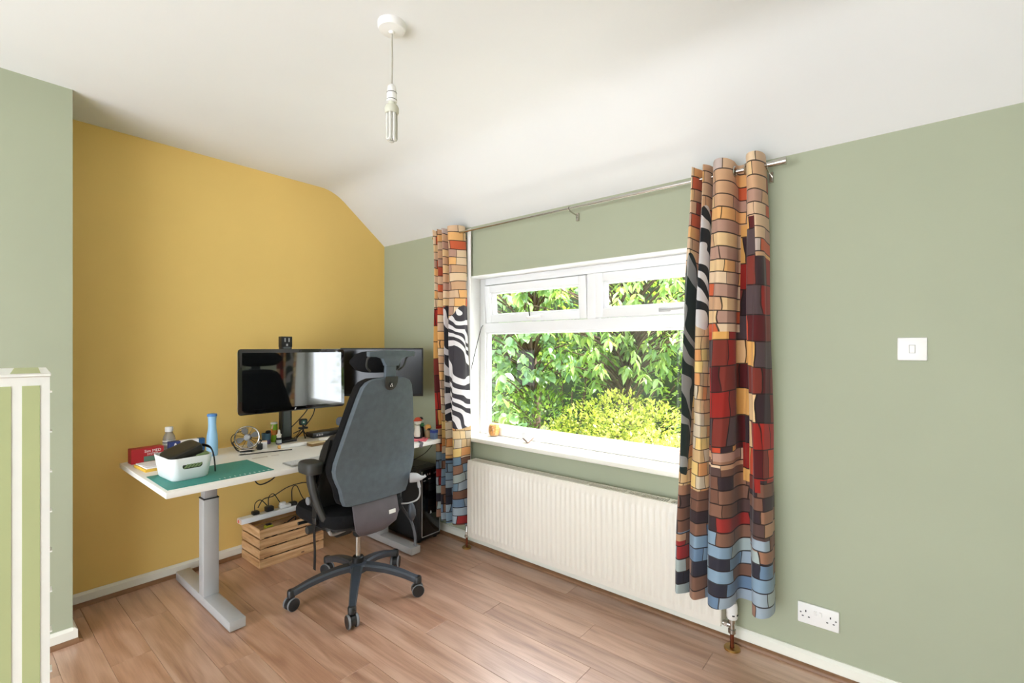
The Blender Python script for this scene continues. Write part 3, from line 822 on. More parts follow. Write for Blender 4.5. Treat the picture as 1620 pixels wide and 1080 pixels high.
# ------------------------------------------------------------------ office chair (local: +X forward, +Y sitter's left)
ch = thing('office_chair', 'high-backed grey office chair with headrest on a five-star base', 'chair', (1.0, -0.878, 0), R(180))
def caster(leg, a):
    d = Vector((math.cos(a), math.sin(a), 0)); s = Vector((-d.y, d.x, 0))
    c = d * 0.335
    sw_ = a + R(25); w = Vector((math.cos(sw_), math.sin(sw_), 0))   # rolling direction
    ax = Vector((-w.y, w.x, 0))
    Mx = Matrix((( *w, 0), (*ax, 0), (0, 0, 1, 0), (0, 0, 0, 1))).transposed(); Mx.translation = c + Vector((0, 0, 0.0325))
    bm = BM()
    out = [(0.031 * math.cos(R(t)), 0.031 * math.sin(R(t))) for t in range(-20, 201, 20)]
    prism(bm, out, -0.0105, 0.0105, Mx @ RX(90))
    sweep(bm, [c + Vector((0, 0, 0.055)), c + Vector((0, 0, 0.078))], 0.008, 10)
    obj('caster_hood', bm, M_BLK2, leg)
    for k in (-1, 1):
        bm = lathe(BM(), [(0.02, -0.008), (0.0305, -0.007), (0.0325, -0.003), (0.0325, 0.003), (0.0305, 0.007), (0.02, 0.008), (0.008, 0.006)], 20, Mx @ T(0, k * 0.0195, 0) @ RX(90))
        obj('caster_wheel', bm, M_BLK2, leg)
        obj('caster_tread', lathe(BM(), [(0.0295, -0.0062), (0.0331, -0.0045), (0.0331, 0.0045), (0.0295, 0.0062)], 20, Mx @ T(0, k * 0.0195, 0) @ RX(90), cap=False), M_WHEEL, leg)
for k in range(5):
    a = R(251 + 72 * k) - R(180)
    d = Vector((math.cos(a), math.sin(a), 0)); up = Vector((0, 0, 1))
    pts = [d * 0.02 + up * 0.148, d * 0.09 + up * 0.147, d * 0.17 + up * 0.136, d * 0.25 + up * 0.116, d * 0.31 + up * 0.094, d * 0.345 + up * 0.083]
    ws = [0.030, 0.028, 0.024, 0.021, 0.0185, 0.0185]
    bm = BM(); s = Vector((-d.y, d.x, 0)); rings = []
    for p, w in zip(spline(pts, 4), [ws[min(int(i / 4), 5)] + (ws[min(int(i / 4) + 1, 5)] - ws[min(int(i / 4), 5)]) * ((i % 4) / 4) for i in range(21)]):
        h = 0.017
        prof = [(-w * 0.72, h), (w * 0.72, h), (w, h * 0.4), (w * 0.8, -h), (-w * 0.8, -h), (-w, h * 0.4)]
        rings.append([bm.verts.new(p + s * q + up * z) for q, z in prof])
    for i in range(len(rings) - 1):
        for j in range(6): bm.faces.new((rings[i][j], rings[i][(j + 1) % 6], rings[i + 1][(j + 1) % 6], rings[i + 1][j]))
    bm.faces.new(rings[0][::-1]); bm.faces.new(rings[-1])
    lg = obj('star_leg', bm, M_CHMET, ch)
    c = d * 0.335
    obj('leg_tip', lathe(BM(), [(0.017, 0.066), (0.0205, 0.07), (0.0205, 0.098), (0.017, 0.103)], 16, T(c.x, c.y, 0)), M_BLK2, lg)
    pr = [(0.15, 0.0105), (0.30, 0.0085)]
    bm = BM()
    q = [d * 0.16 + s * 0.009 + up * 0.1558, d * 0.16 - s * 0.009 + up * 0.1558, d * 0.30 - s * 0.007 + up * 0.116, d * 0.30 + s * 0.007 + up * 0.116]
    caster(lg, a)
obj('base_hub', lathe(BM(), [(0.03, 0.11), (0.052, 0.125), (0.055, 0.158), (0.045, 0.168), (0.03, 0.172)], 28), M_CHMET, ch)
obj('hub_collar', lathe(BM(), [(0.031, 0.168), (0.031, 0.198), (0.027, 0.203), (0.016, 0.205)], 24), M_BLK, ch)
obj('gas_column', lathe(BM(), [(0.0145, 0.2), (0.0145, 0.34)], 20), M_CHROME, ch)
obj('column_top', lathe(BM(), [(0.0145, 0.31), (0.027, 0.322), (0.032, 0.36), (0.032, 0.385)], 20), M_BLK, ch)
bm = BM(); bx(bm, -0.11, 0.13, -0.075, 0.075, 0.372, 0.425, 0.012, 3); obj('mechanism', bm, M_BLK2, ch)
bm = BM(); bx(bm, 0.0, 0.09, 0.03, 0.13, 0.335, 0.38, 0.012, 3); obj('mechanism_pod', bm, M_CHARM, ch)
# seat
def cushion(bm, outline, z0, z1, round_, M=None):
    """pillow-like slab from an outline with rounded rim"""
    n = len(outline); cx = sum(p[0] for p in outline) / n; cy = sum(p[1] for p in outline) / n
    prof = [(0.80, 0.0), (0.95, 0.06), (1.0, 0.3), (1.0, 0.66), (0.965, 0.88), (0.88, 0.98), (0.6, 1.0)]
    rings = []
    for k, hgt in prof:
        rings.append([bm.verts.new((M or Matrix()) @ Vector((cx + (x - cx) * k, cy + (y - cy) * k, z0 + (z1 - z0) * hgt))) for x, y in outline])
    for i in range(len(rings) - 1):
        for j in range(n): bm.faces.new((rings[i][j], rings[i][(j + 1) % n], rings[i + 1][(j + 1) % n], rings[i + 1][j]))
    bm.faces.new(rings[0][::-1]); bm.faces.new(rings[-1])
    return bm
obj('seat', cushion(BM(), rrect(0.47, 0.49, 0.13, 6, 0.075, 0), 0.425, 0.505, 0), M_CHFAB, ch)
obj('seat_pan', prism(BM(), rrect(0.40, 0.42, 0.11, 6, 0.07, 0), 0.408, 0.432, bev=0.006), M_BLK2, ch)
# back: shell surface sampled over height; rb(z) = distance behind the column
def rb(z):
    if z < 0.75: return 0.205 - 0.10 * (z - 0.75) * 0.15 - 0.12 * max(0, 0.66 - z)
    t = (z - 0.75)
    return 0.205 + 0.215 * t
def half(z):
    pts = [(0.548, 0.150), (0.556, 0.188), (0.59, 0.203), (0.64, 0.213), (0.69, 0.236), (0.73, 0.247), (0.78, 0.243), (0.90, 0.216), (1.02, 0.188), (1.10, 0.168), (1.15, 0.152), (1.175, 0.132), (1.19, 0.10), (1.196, 0.055)]
    if z <= pts[0][0]: return pts[0][1]
    for (a, b_), (c, d) in zip(pts[:-1], pts[1:]):
        if z <= c: return b_ + (d - b_) * (z - a) / (c - a)
    return pts[-1][1]
ZS = [0.548, 0.552, 0.558, 0.57, 0.59, 0.62, 0.65, 0.68, 0.71, 0.74, 0.78, 0.84, 0.90, 0.96, 1.02, 1.06, 1.10, 1.13, 1.15, 1.165, 1.175, 1.184, 1.191, 1.196]
def back_slab(bm, front, rear, inset, rimr):
    """slab following the back curve; front/rear = offset forward of the shell line"""
    nu = 14; sides = []
    for off, ins in ((rear, inset + rimr), (rear + (front - rear) * 0.25, inset), (rear + (front - rear) * 0.8, inset), (front, inset + rimr)):
        g = []
        for z in ZS:
            zc = 0.548 + (z - 0.548) * 1.0; hw = max(0.03, half(z) - ins)
            zz = min(max(zc, 0.548 + ins), 1.196 - ins)
            g.append([bm.verts.new((-rb(zz) + off + 0.10 * ((hw * (2 * i / nu - 1)) ** 2) / 0.25, hw * (2 * i / nu - 1), zz)) for i in range(nu + 1)])
        sides.append(g)
    nz = len(ZS)
    for g, flip in ((sides[0], 0), (sides[-1], 1)):
        for k in range(nz - 1):
            for i in range(nu):
                q = (g[k][i], g[k][i + 1], g[k + 1][i + 1], g[k + 1][i])
                bm.faces.new(q if flip else q[::-1])
    def rim(g): return g[0][:] + [g[k][nu] for k in range(1, nz)] + g[-1][nu - 1::-1] + [g[k][0] for k in range(nz - 2, 0, -1)]
    rims = [rim(g) for g in sides]
    for a, b_ in zip(rims[:-1], rims[1:]):
        n = len(a)
        for i in range(n):
            try: bm.faces.new((a[i], a[(i + 1) % n], b_[(i + 1) % n], b_[i]))
            except ValueError: pass
    return bm
obj('back_shell', back_slab(BM(), 0.028, 0.0, 0.0, 0.007), M_CHAIR, ch)
obj('back_cushion', back_slab(BM(), 0.105, 0.024, 0.004, 0.022), M_CHFAB, ch)
# lower cover
bm = BM()
pth = [(-0.172, 0.60), (-0.19, 0.53), (-0.207, 0.46), (-0.20, 0.41), (-0.172, 0.374), (-0.12, 0.352)]
hws = [0.13, 0.134, 0.134, 0.122, 0.088, 0.035]
ra = []; rbk = []
for (x, z), hw in zip(pth, hws):
    ra.append([bm.verts.new((x + 0.02 * (abs(i / 5 - 1) ** 3), hw * (i / 5 - 1), z)) for i in range(11)])
    rbk.append([bm.verts.new((x + 0.012 + 0.02 * (abs(i / 5 - 1) ** 3), hw * (i / 5 - 1), z + 0.004)) for i in range(11)])
for k in range(len(pth) - 1):
    for i in range(10):
        bm.faces.new((ra[k][i], ra[k][i + 1], ra[k + 1][i + 1], ra[k + 1][i])); bm.faces.new((rbk[k][i], rbk[k + 1][i], rbk[k + 1][i + 1], rbk[k][i + 1]))
    for i in (0, 10): bm.faces.new((ra[k][i], ra[k + 1][i], rbk[k + 1][i], rbk[k][i]))
for k in (0, len(pth) - 1):
    for i in range(10): bm.faces.new((ra[k][i], ra[k][i + 1], rbk[k][i + 1], rbk[k][i]))
lc = obj('lower_back_cover', bm, M_COVER, ch)
obj('label_sticker', box(-0.2055, -0.2005, -0.098, -0.058, 0.462, 0.482), M_SOCK, lc)
obj('lumbar_link', box(-0.165, -0.11, -0.06, 0.06, 0.40, 0.62, 0.01, 2), M_BLK, ch)
# headrest
zt = 1.196
bm = prism(BM(), [(-0.038, 0.03), (-0.038, 0.008)] + [(0.038 * math.cos(R(a)), 0.0 + 0.042 * math.sin(R(a))) for a in range(180, 361, 20)] + [(0.038, 0.008), (0.038, 0.03)], 0, 0.006, T(-rb(1.165) - 0.004, 0, 1.172) @ RY(-12) @ RZ(-90) @ RX(90), bev=0.001)
pl_ = obj('badge_plate', bm, M_CHARM, ch)
bm = lathe(BM(), [(0.0165, 0), (0.0165, 0.004), (0.014, 0.005)], 20, T(-rb(1.158) - 0.008, 0, 1.158) @ RY(-102) ); bd = obj('badge', bm, M_BLK, pl_)
for (dy, dz) in ((0, 0.005), (-0.0055, -0.0045), (0.0055, -0.0045)):
    pass
bm = BM()
for (dy, dz) in ((0, 0.0055), (-0.0055, -0.0045), (0.0055, -0.0045)):
    prism(bm, [(-0.004, -0.004), (0.004, -0.004), (0, 0.0055)], 0, 0.001, T(-rb(1.158) - 0.0128, 0, 1.158) @ RY(-102) @ RZ(-90) @ T(dy, dz, 0))
obj('badge_emblem', bm, M_SOCK, pl_)
xs_ = -rb(1.19) - 0.0
bm = BM(); prism(bm, rrect(0.020, 0.066, 0.006, 3), 0, 0.115, T(xs_ + 0.014, 0, 1.17) @ RY(-6)); obj('headrest_stem', bm, M_CHAIR, ch)
bm = BM()
out = [(-0.14, 0.036), (-0.138, 0.012), (-0.08, 0.012), (-0.055, 0.004), (-0.042, -0.018), (-0.04, -0.036), (0.04, -0.036), (0.042, -0.018), (0.055, 0.004), (0.08, 0.012), (0.138, 0.012), (0.14, 0.036), (0.06, 0.043), (-0.06, 0.043)]
prism(bm, out, -0.014, 0.014, T(xs_ - 0.004, 0, 1.292) @ RY(-5) @ RZ(90) @ RX(90), bev=0.004); obj('headrest_bar', bm, M_CHAIR, ch)
bm = BM()
rings = []
for k in range(13):
    yy = -0.155 + 0.31 * k / 12; s = math.sqrt(max(0.02, 1 - (abs(k - 6) / 6) ** 4))
    xx = xs_ + 0.075 + 0.055 * (abs(k - 6) / 6) ** 2
    rings.append([bm.verts.new((xx + 0.028 * s * math.cos(t), yy, 1.275 + 0.058 * s * math.sin(t))) for t in [2 * math.pi * j / 14 for j in range(14)]])
for i in range(12):
    for j in range(14): bm.faces.new((rings[i][j], rings[i][(j + 1) % 14], rings[i + 1][(j + 1) % 14], rings[i + 1][j]))
bm.faces.new(rings[0][::-1]); bm.faces.new(rings[-1])
obj('headrest_cushion', bm, M_CHFAB, ch)
for s in (-1, 1):
    obj('headrest_hook', sweep(BM(), spline([(xs_, s * 0.118, 1.31), (xs_ + 0.03, s * 0.118, 1.29), (xs_ + 0.045, s * 0.112, 1.25), (xs_ + 0.055, s * 0.085, 1.228)], 5), 0.005, 8), M_CHARM, ch)
# arms
for s in (1, -1):
    bm = BM()
    pts = spline([(0.0, s * 0.272, 0.73), (-0.005, s * 0.268, 0.66), (-0.02, s * 0.255, 0.58), (-0.045, s * 0.235, 0.50), (-0.072, s * 0.205, 0.425)], 5)
    sweep(bm, pts, [0.026 + 0.003 * math.sin(i / 3) for i in range(len(pts))], 12, sx=1.0, sy=0.72, nrm=(1, 0, 0)); ap = obj('arm_post', bm, M_CHARM, ch)
    obj('arm_button', lathe(BM(), [(0.02, 0), (0.02, 0.006), (0.016, 0.008)], 20, T(-0.004, s * 0.283, 0.575) @ RY(0) @ RX(-90 * s)), M_WHEEL, ap)
    bm = BM(); out = rrect(0.15, 0.09, 0.043, 6, -0.01, s * 0.275)
    cushion(bm, out, 0.716, 0.775, 0); obj('arm_pad', bm, M_CHARM, ch)
    bm = sweep(BM(), spline([(-0.06, s * 0.215, 0.46), (-0.065, s * 0.205, 0.41), (-0.05, s * 0.18, 0.386), (-0.045, s * 0.13, 0.384), (-0.04, s * 0.05, 0.392)], 5), 0.0085, 10); obj('arm_bracket', bm, M_LGREY, ch)
# adjusters on the sitter's left
bm = sweep(BM(), [(0.08, 0.17, 0.395), (0.08, 0.245, 0.395), (0.08, 0.25, 0.395)], [0.02, 0.021, 0.018], 16); obj('adjuster_knob', bm, M_CHARM, ch)
bm = sweep(BM(), [(0.14, 0.10, 0.415), (0.15, 0.262, 0.418)], 0.009, 10); obj('adjuster_lever', bm, M_BLK2, ch)
# sitter's right: white crank, bent tube, pump bulb
yw = -0.205
bm = sweep(BM(), spline([(-0.21, -0.19, 0.628), (-0.232, -0.215, 0.628), (-0.25, -0.235, 0.626), (-0.262, -0.262, 0.632)], 4), [0.026, 0.027, 0.027, 0.026, 0.025, 0.023, 0.020, 0.017, 0.013, 0.010, 0.007, 0.006, 0.004], 14); obj('crank_handle', bm, M_LGREY, ch)
bm = sweep(BM(), [(-0.235, -0.228, 0.61), (-0.235, -0.236, 0.57)], [0.0075, 0.009], 10); obj('tube_sleeve', bm, M_LGREY, ch)
bm = sweep(BM(), spline([(-0.235, -0.236, 0.575), (-0.23, -0.244, 0.53), (-0.215, -0.236, 0.497), (-0.19, -0.20, 0.482), (-0.16, -0.17, 0.48)], 5), 0.0045, 8); obj('bent_tube', bm, M_LGREY, ch)
bm = sweep(BM(), [(-0.2, -0.205, 0.482), (-0.2, -0.207, 0.47), (-0.2, -0.21, 0.44), (-0.2, -0.212, 0.41), (-0.2, -0.213, 0.39), (-0.2, -0.213, 0.382)], [0.008, 0.016, 0.023, 0.022, 0.011, 0.005], 14); obj('pump_bulb', bm, M_CHMET, ch)

# black backpack resting on the seat
bp = thing('backpack', 'black backpack with dangling straps on the office chair seat', 'bag', (0.93, -0.90, 0.507), R(180))
M_BAG = mat('black_nylon', (16, 16, 18), 0.6, var=0.2, vscale=40, bump=0.3, bscale=60)
bm = BM(); rings = []
for k in range(12):
    t = k / 11; z = 0.005 + 0.40 * t
    w = 0.17 * (1 - 0.18 * t) * math.sqrt(max(0.05, 1 - max(0, (t - 0.75) / 0.25) ** 2 * 0.9)); d = 0.075 * (1 - 0.25 * t) * math.sqrt(max(0.08, 1 - max(0, (t - 0.8) / 0.2) ** 2 * 0.9))
    cx = 0.02 - 0.115 * t
    rings.append([bm.verts.new((cx + d * math.copysign(abs(math.cos(a)) ** 0.6, math.cos(a)) + 0.005 * math.sin(a * 5 + k), w * math.copysign(abs(math.sin(a)) ** 0.6, math.sin(a)) + 0.03, z)) for a in [2 * math.pi * j / 24 for j in range(24)]])
for i in range(11):
    for j in range(24): bm.faces.new((rings[i][j], rings[i][(j + 1) % 24], rings[i + 1][(j + 1) % 24], rings[i + 1][j]))
bm.faces.new(rings[0][::-1]); bm.faces.new(rings[-1])
obj('bag_body', bm, M_BAG, bp)
def strap(name, pts, w, th, parent, m, nrm):
    return obj(name, sweep(BM(), spline(pts, 5), 1.0, rect=True, sx=th, sy=w, nrm=nrm), m, parent)
strap('shoulder_strap', [(-0.09, 0.16, 0.36), (-0.10, 0.20, 0.25), (-0.06, 0.225, 0.12), (-0.075, 0.225, 0.03), (-0.09, 0.235, -0.03)], 0.022, 0.006, bp, M_BAG, (0, 1, 0))
strap('webbing', [(-0.09, 0.238, -0.03), (-0.092, 0.24, -0.12), (-0.09, 0.236, -0.20), (-0.085, 0.236, -0.285)], 0.0105, 0.0012, bp, M_BAG, (0, 1, 0))
obj('buckle', box(-0.108, -0.078, 0.232, 0.244, -0.05, -0.018, 0.003, 1), M_BLK2, bp)
strap('shoulder_strap', [(-0.07, -0.12, 0.36), (-0.05, -0.19, 0.22), (-0.03, -0.245, 0.10), (-0.06, -0.262, 0.02)], 0.022, 0.006, bp, M_BAG, (0, 1, 0))
strap('webbing', [(-0.06, -0.264, 0.02), (-0.14, -0.262, -0.08), (-0.26, -0.236, -0.13), (-0.30, -0.232, -0.20), (-0.302, -0.23, -0.255)], 0.0105, 0.0012, bp, mat('grey_webbing', (86, 86, 88), 0.8), (0, 1, 0))

# ------------------------------------------------------------------ on the desk
Z0 = DH
# green cutting mat
M_MAT = mat('teal_mat', (58, 142, 132), 0.6, var=0.05, vscale=60)
mt = thing('cutting_mat', 'teal green cutting mat under the white tub', 'mat', (0.70, -1.495, Z0))
obj('sheet', box(-0.165, 0.165, -0.225, 0.225, 0, 0.003, 0.001, 1), M_MAT, mt)
for k in range(11):
    obj('ruler_mark', box(0.142 - (0.004 if k % 2 else 0.0), 0.156, 0.205 - k * 0.022 - 0.004 + k * 0.0002, 0.205 - k * 0.022 + 0.004 - k * 0.0003, 0.003, 0.0034), mat('mat_print', (206, 226, 220), 0.6), mt, smooth=False)
# white tub with handle hole
tub = thing('storage_tub', 'white plastic tub with an oval hand hole on the cutting mat', 'tub', (0.645, -1.60, Z0 + 0.003), R(3))
def tub_mesh():
    bm = BM(); n = 8
    def ring(w, d, z, r): return [bm.verts.new((x, y, z)) for x, y in rrect(w, d, r, n)]
    R1 = [ring(0.20, 0.145, 0.0, 0.03), ring(0.212, 0.155, 0.006, 0.034), ring(0.236, 0.182, 0.104, 0.034), ring(0.236, 0.182, 0.106, 0.034), ring(0.231, 0.177, 0.106, 0.032), ring(0.208, 0.151, 0.010, 0.032)]
    k = len(R1[0])
    for i in range(len(R1) - 1):
        for j in range(k): bm.faces.new((R1[i][j], R1[i][(j + 1) % k], R1[i + 1][(j + 1) % k], R1[i + 1][j]))
    bm.faces.new(R1[0][::-1]); bm.faces.new(R1[-1])
    return bm
M_TUB = mat('tub_plastic', (238, 240, 240), 0.35, var=0.01)
obj('tub_body', tub_mesh(), M_TUB, tub)
# oval hand hole: dark patch paints the shade inside, green contents over it
mo = T(0.1126, -0.0, 0.066) @ RY(96.5) @ RZ(90)
hole = obj('hand_hole', prism(BM(), rrect(0.082, 0.026, 0.0128, 6), -0.002, 0.0008, mo), mat('hole_shade', (34, 44, 30), 0.8), tub, smooth=False)
for k in range(5):
    a = -0.028 + k * 0.014
    obj('green_content', prism(BM(), [(a - 0.009, -0.008), (a + 0.002, -0.009), (a + 0.014, 0.007), (a + 0.006, 0.009)], 0.0008, 0.0013, mo), mat('leafy_print', (122 - 14 * (k % 2), 142, 96), 0.7), hole, smooth=False)
cs = thing('zip_case', 'black hard zip case lying tilted in the white tub', 'case', (0.645, -1.592, Z0 + 0.072), R(0))
bm = BM(); Mc = RZ(3) @ RX(20) @ RY(4)
cushion(bm, rrect(0.15, 0.150, 0.035, 6), 0.0, 0.036, 0, Mc); cushion(bm, rrect(0.152, 0.152, 0.036, 6), 0.033, 0.070, 0, Mc)
obj('case_shell', bm, mat('black_eva', (34, 33, 30), 0.5, var=0.1), cs)
obj('zip', torus(BM(), 1, 0.025, Mc @ T(0, 0, 0.0345) @ Matrix.Diagonal((0.071, 0.071, 0.08, 1)), 32, 6), M_BLK, cs)
strap('wrist_strap', [(0.0, 0.070, 0.068), (0.03, 0.096, 0.055), (0.04, 0.108, 0.02), (0.048, 0.112, -0.035), (0.05, 0.113, -0.065)], 0.0065, 0.0015, cs, M_BLK, (0, 1, 0))
fl = obj('leaf_packet', box(0.02, 0.085, 0.035, 0.09, -0.01, 0.042, 0.004, 1), mat('leafy_print2', (120, 140, 92), 0.7), tub); fl.location = (0, 0, 0.055); fl.rotation_euler = (R(12), 0, 0)
# red carton
rbx = thing('red_carton', 'red carton with white lettering at the desk corner', 'box', (0.150, -1.634, Z0), R(2))
M_RED = mat('red_card', (176, 34, 42), 0.5, var=0.05)
obj('carton', box(-0.03, 0.03, -0.072, 0.072, 0.0, 0.078, 0.0015, 1), M_RED, rbx)
obj('green_panel', box(0.0302, 0.0308, -0.018, 0.062, 0.006, 0.034), mat('grey_green_print', (96, 130, 112), 0.6), rbx, smooth=False)
text('lettering', 'Sim MED', 0.020, M_SOCK, rbx, T(0.0305, 0.022, 0.060) @ RZ(90) @ RX(90))
text('lettering', 'SYSTEM', 0.0145, M_SOCK, rbx, T(0.0305, 0.021, 0.0435) @ RZ(90) @ RX(90))
# note pads
nb = thing('card_stack', 'yellow-edged pad with white cards on top beside the red carton', 'notepad', (0.345, -1.665, Z0), R(3))
obj('pad', box(-0.09, 0.085, -0.04, 0.055, 0, 0.014, 0.001, 1), mat('yellow_pad', (222, 178, 64), 0.7), nb)
obj('card', box(-0.085, 0.08, -0.034, 0.06, 0.014, 0.020, 0.001, 1), mat('white_card', (238, 234, 236), 0.7), nb)
c_ = obj('card', box(-0.06, 0.06, -0.03, 0.045, 0.020, 0.022), mat('white_card', (238, 234, 236), 0.7), nb); c_.rotation_euler = (0, 0, R(12))
# clear bottle
M_CLR = mat('clear_plastic', (206, 200, 186), 0.15, var=0.1, vscale=30); MATS['clear_plastic'].node_tree.nodes['Principled BSDF'].inputs['Transmission Weight'].default_value = 0.6
bt = thing('clear_bottle', 'clear plastic bottle with a white screw cap behind the red carton', 'bottle', (0.12, -1.522, Z0))
obj('bottle_body', lathe(BM(), [(0.028, 0), (0.03, 0.004), (0.03, 0.10), (0.027, 0.118), (0.017, 0.14), (0.016, 0.146)], 24), M_CLR, bt)
obj('bottle_label', lathe(BM(), [(0.0304, 0.045), (0.0304, 0.098)], 24, cap=False), mat('pale_label', (222, 222, 214), 0.6, var=0.2, vscale=80), bt)
obj('label_band', lathe(BM(), [(0.0307, 0.082), (0.0307, 0.088)], 24, cap=False), mat('dark_print', (60, 66, 66), 0.6), bt)
obj('cap', lathe(BM(), [(0.0185, 0.144), (0.0195, 0.146), (0.0195, 0.168), (0.018, 0.171)], 24), M_SOCK, bt)
# long blue-and-white carton
cb = thing('slim_carton', 'slim white carton with navy ends standing behind the tub', 'box', (0.180, -1.455, Z0), R(0))
obj('carton', box(-0.02, 0.02, -0.085, 0.085, 0, 0.095, 0.001, 1), mat('white_card', (238, 234, 236), 0.7), cb)
obj('navy_end', box(-0.0205, 0.0205, -0.0855, -0.034, 0.0, 0.0955), mat('navy_card', (38, 52, 110), 0.5), cb)
obj('navy_end', box(-0.0205, 0.0205, 0.055, 0.0855, 0.0, 0.0955), mat('teal_blue_card', (40, 84, 128), 0.5), cb)
obj('white_mark', prism(BM(), [(-0.01, -0.01), (0.01, -0.01), (0.003, 0.012), (-0.003, 0.012)], 0.0205, 0.021, T(0, -0.058, 0.075) @ RZ(90) @ RX(90)), M_SOCK, cb, smooth=False)
# blue bottle
M_BLU = mat('light_blue_plastic', (152, 194, 224), 0.4, var=0.03)
bb = thing('blue_bottle', 'tall light blue bottle with a darker lid and pinched neck', 'bottle', (0.262, -1.352, Z0))
obj('bottle_body', lathe(BM(), [(0.026, 0), (0.0285, 0.004), (0.029, 0.03), (0.0285, 0.08), (0.0265, 0.115), (0.0215, 0.15), (0.020, 0.18), (0.021, 0.21), (0.0232, 0.226)], 28), M_BLU, bb)
obj('lid', lathe(BM(), [(0.024, 0.224), (0.0255, 0.227), (0.0255, 0.234), (0.022, 0.239), (0.01, 0.241)], 28), mat('mid_blue_plastic', (78, 132, 196), 0.4), bb)
for k in range(3): obj('grip_ridge', torus(BM(), 0.0262 - 0.0008 * k, 0.0012, T(0, 0, 0.108 + k * 0.008), 24, 6), M_BLU, bb)
# clip-on desk fan
fan = thing('desk_fan', 'small chrome clip-on desk fan with grey blades', 'fan', (0.262, -1.165, Z0), R(-28))
Mf = T(0, 0, 0.075) @ RY(82)
obj('fan_ring', torus(BM(), 0.066, 0.0045, Mf, 36, 8), M_CHROME, fan)
obj('fan_housing', lathe(BM(), [(0.066, -0.03), (0.067, -0.004)], 36, Mf, cap=False), M_BLK2, fan)
for k in range(14):
    a = R(k * 360 / 14)
    obj('rear_spoke', sweep(BM(), [Mf @ Vector((0.012 * math.cos(a), 0.012 * math.sin(a), -0.036)), Mf @ Vector((0.064 * math.cos(a), 0.064 * math.sin(a), -0.03))], 0.0014, 5), M_BLK2, fan)
obj('fan_hub', lathe(BM(), [(0.018, -0.02), (0.018, 0.002), (0.013, 0.007), (0.004, 0.009)], 24, Mf), M_LGREY, fan)
obj('motor', lathe(BM(), [(0.014, -0.06), (0.02, -0.055), (0.02, -0.024)], 20, Mf), M_BLK, fan)
for k in range(4):
    a0 = R(90 * k + 20); bm = BM(); g = []
    for i in range(5):
        r = 0.017 + (0.060 - 0.017) * i / 4; w = R(26 + 12 * math.sin(math.pi * i / 4) * 1.6)
        g.append([bm.verts.new(Mf @ Vector((r * math.cos(a0 + w * (j / 3 - 0.5)), r * math.sin(a0 + w * (j / 3 - 0.5)), -0.012 + 0.012 * (j / 3 - 0.5)))) for j in range(4)])
    for i in range(4):
        for j in range(3): bm.faces.new((g[i][j], g[i][j + 1], g[i + 1][j + 1], g[i + 1][j]))
    r = bmesh.ops.solidify(bm, geom=bm.faces[:], thickness=0.0012); obj('fan_blade', bm, M_LGREY, fan)
for k in range(3):
    a = R(30 + 120 * k); obj('front_spoke', sweep(BM(), [Mf @ Vector((0.012 * math.cos(a), 0.012 * math.sin(a), 0.008)), Mf @ Vector((0.066 * math.cos(a), 0.066 * math.sin(a), 0.003))], 0.0012, 5), M_CHROME, fan)
for s in (-1, 1):
    obj('clip_arm', sweep(BM(), spline([Mf @ Vector((0.02, s * 0.068, -0.015)), (0.0, s * 0.075, 0.045), (0.03, s * 0.05, 0.010), (0.06, s * 0.02, 0.006)], 5), 0.004, 8), M_BLK, fan)
obj('clip_jaw', box(0.02, 0.075, -0.03, 0.035, 0.0, 0.012, 0.003, 1), M_BLK2, fan)
obj('clip_spring', sweep(BM(), [(0.07, -0.03, 0.012), (0.075, 0.02, 0.016), (0.06, 0.055, 0.012)], 0.004, 8), M_CHROME, fan)
obj('switch_box', box(-0.02, 0.03, 0.055, 0.085, 0.0, 0.035, 0.004, 1), M_BLK, fan)
obj('fan_cable', sweep(BM(), spline([Mf @ Vector((0, 0, -0.06)), (-0.085, -0.04, 0.10), (-0.075, -0.09, 0.075), (-0.05, -0.085, 0.03), (-0.03, -0.05, 0.004)], 6), 0.0025, 6), M_CABLE, fan)
pen = thing('stylus', 'thin black stylus lying in front of the desk fan', 'pen', (0.43, -1.115, Z0), R(73))
obj('barrel', sweep(BM(), [(-0.14, 0, 0.0032), (0.13, 0, 0.0032)], 0.003, 8), M_BLK, pen); obj('tip', sweep(BM(), [(-0.15, 0, 0.004), (-0.138, 0, 0.004), (-0.115, 0, 0.004)], [0.001, 0.0048, 0.004], 8), M_CHARM, pen)
# white box, pen cup, glue, tubes
wb = thing('white_box', 'small white square carton right of the desk fan', 'box', (0.285, -1.085, Z0), R(-20))
obj('carton', box(-0.022, 0.022, -0.024, 0.024, 0, 0.042, 0.001, 1), mat('white_card', (238, 234, 236), 0.7), wb); obj('lid_flap', box(-0.0225, 0.0225, -0.0245, 0.0245, 0.040, 0.044, 0.001, 1), mat('peach_card', (236, 214, 190), 0.7), wb)
cup = thing('pen_cup', 'blue and purple pen cup below the glossy monitor', 'cup', (0.165, -1.012, Z0))
obj('cup_body', lathe(BM(), [(0.022, 0), (0.026, 0.003), (0.028, 0.068), (0.0265, 0.068), (0.024, 0.006)], 20), mat('slate_blue_plastic', (70, 104, 126), 0.45), cup)
obj('cup_band', lathe(BM(), [(0.0265, 0.004), (0.0272, 0.028)], 20, cap=False), mat('purple_band', (92, 74, 122), 0.5), cup)
obj('brush_head', lathe(BM(), [(0.012, 0.066), (0.017, 0.075), (0.012, 0.084), (0.004, 0.086)], 14, T(0.0, 0.012, 0)), M_BLK, cup)
pn = thing('orange_pen', 'orange and pink pen standing in the pen cup', 'pen', (0.168, -0.992, Z0 + 0.008))
obj('pen_barrel', sweep(BM(), [(0, 0, 0), (0.004, 0.012, 0.088)], 0.0042, 8), mat('orange_plastic', (226, 126, 64), 0.4), pn)
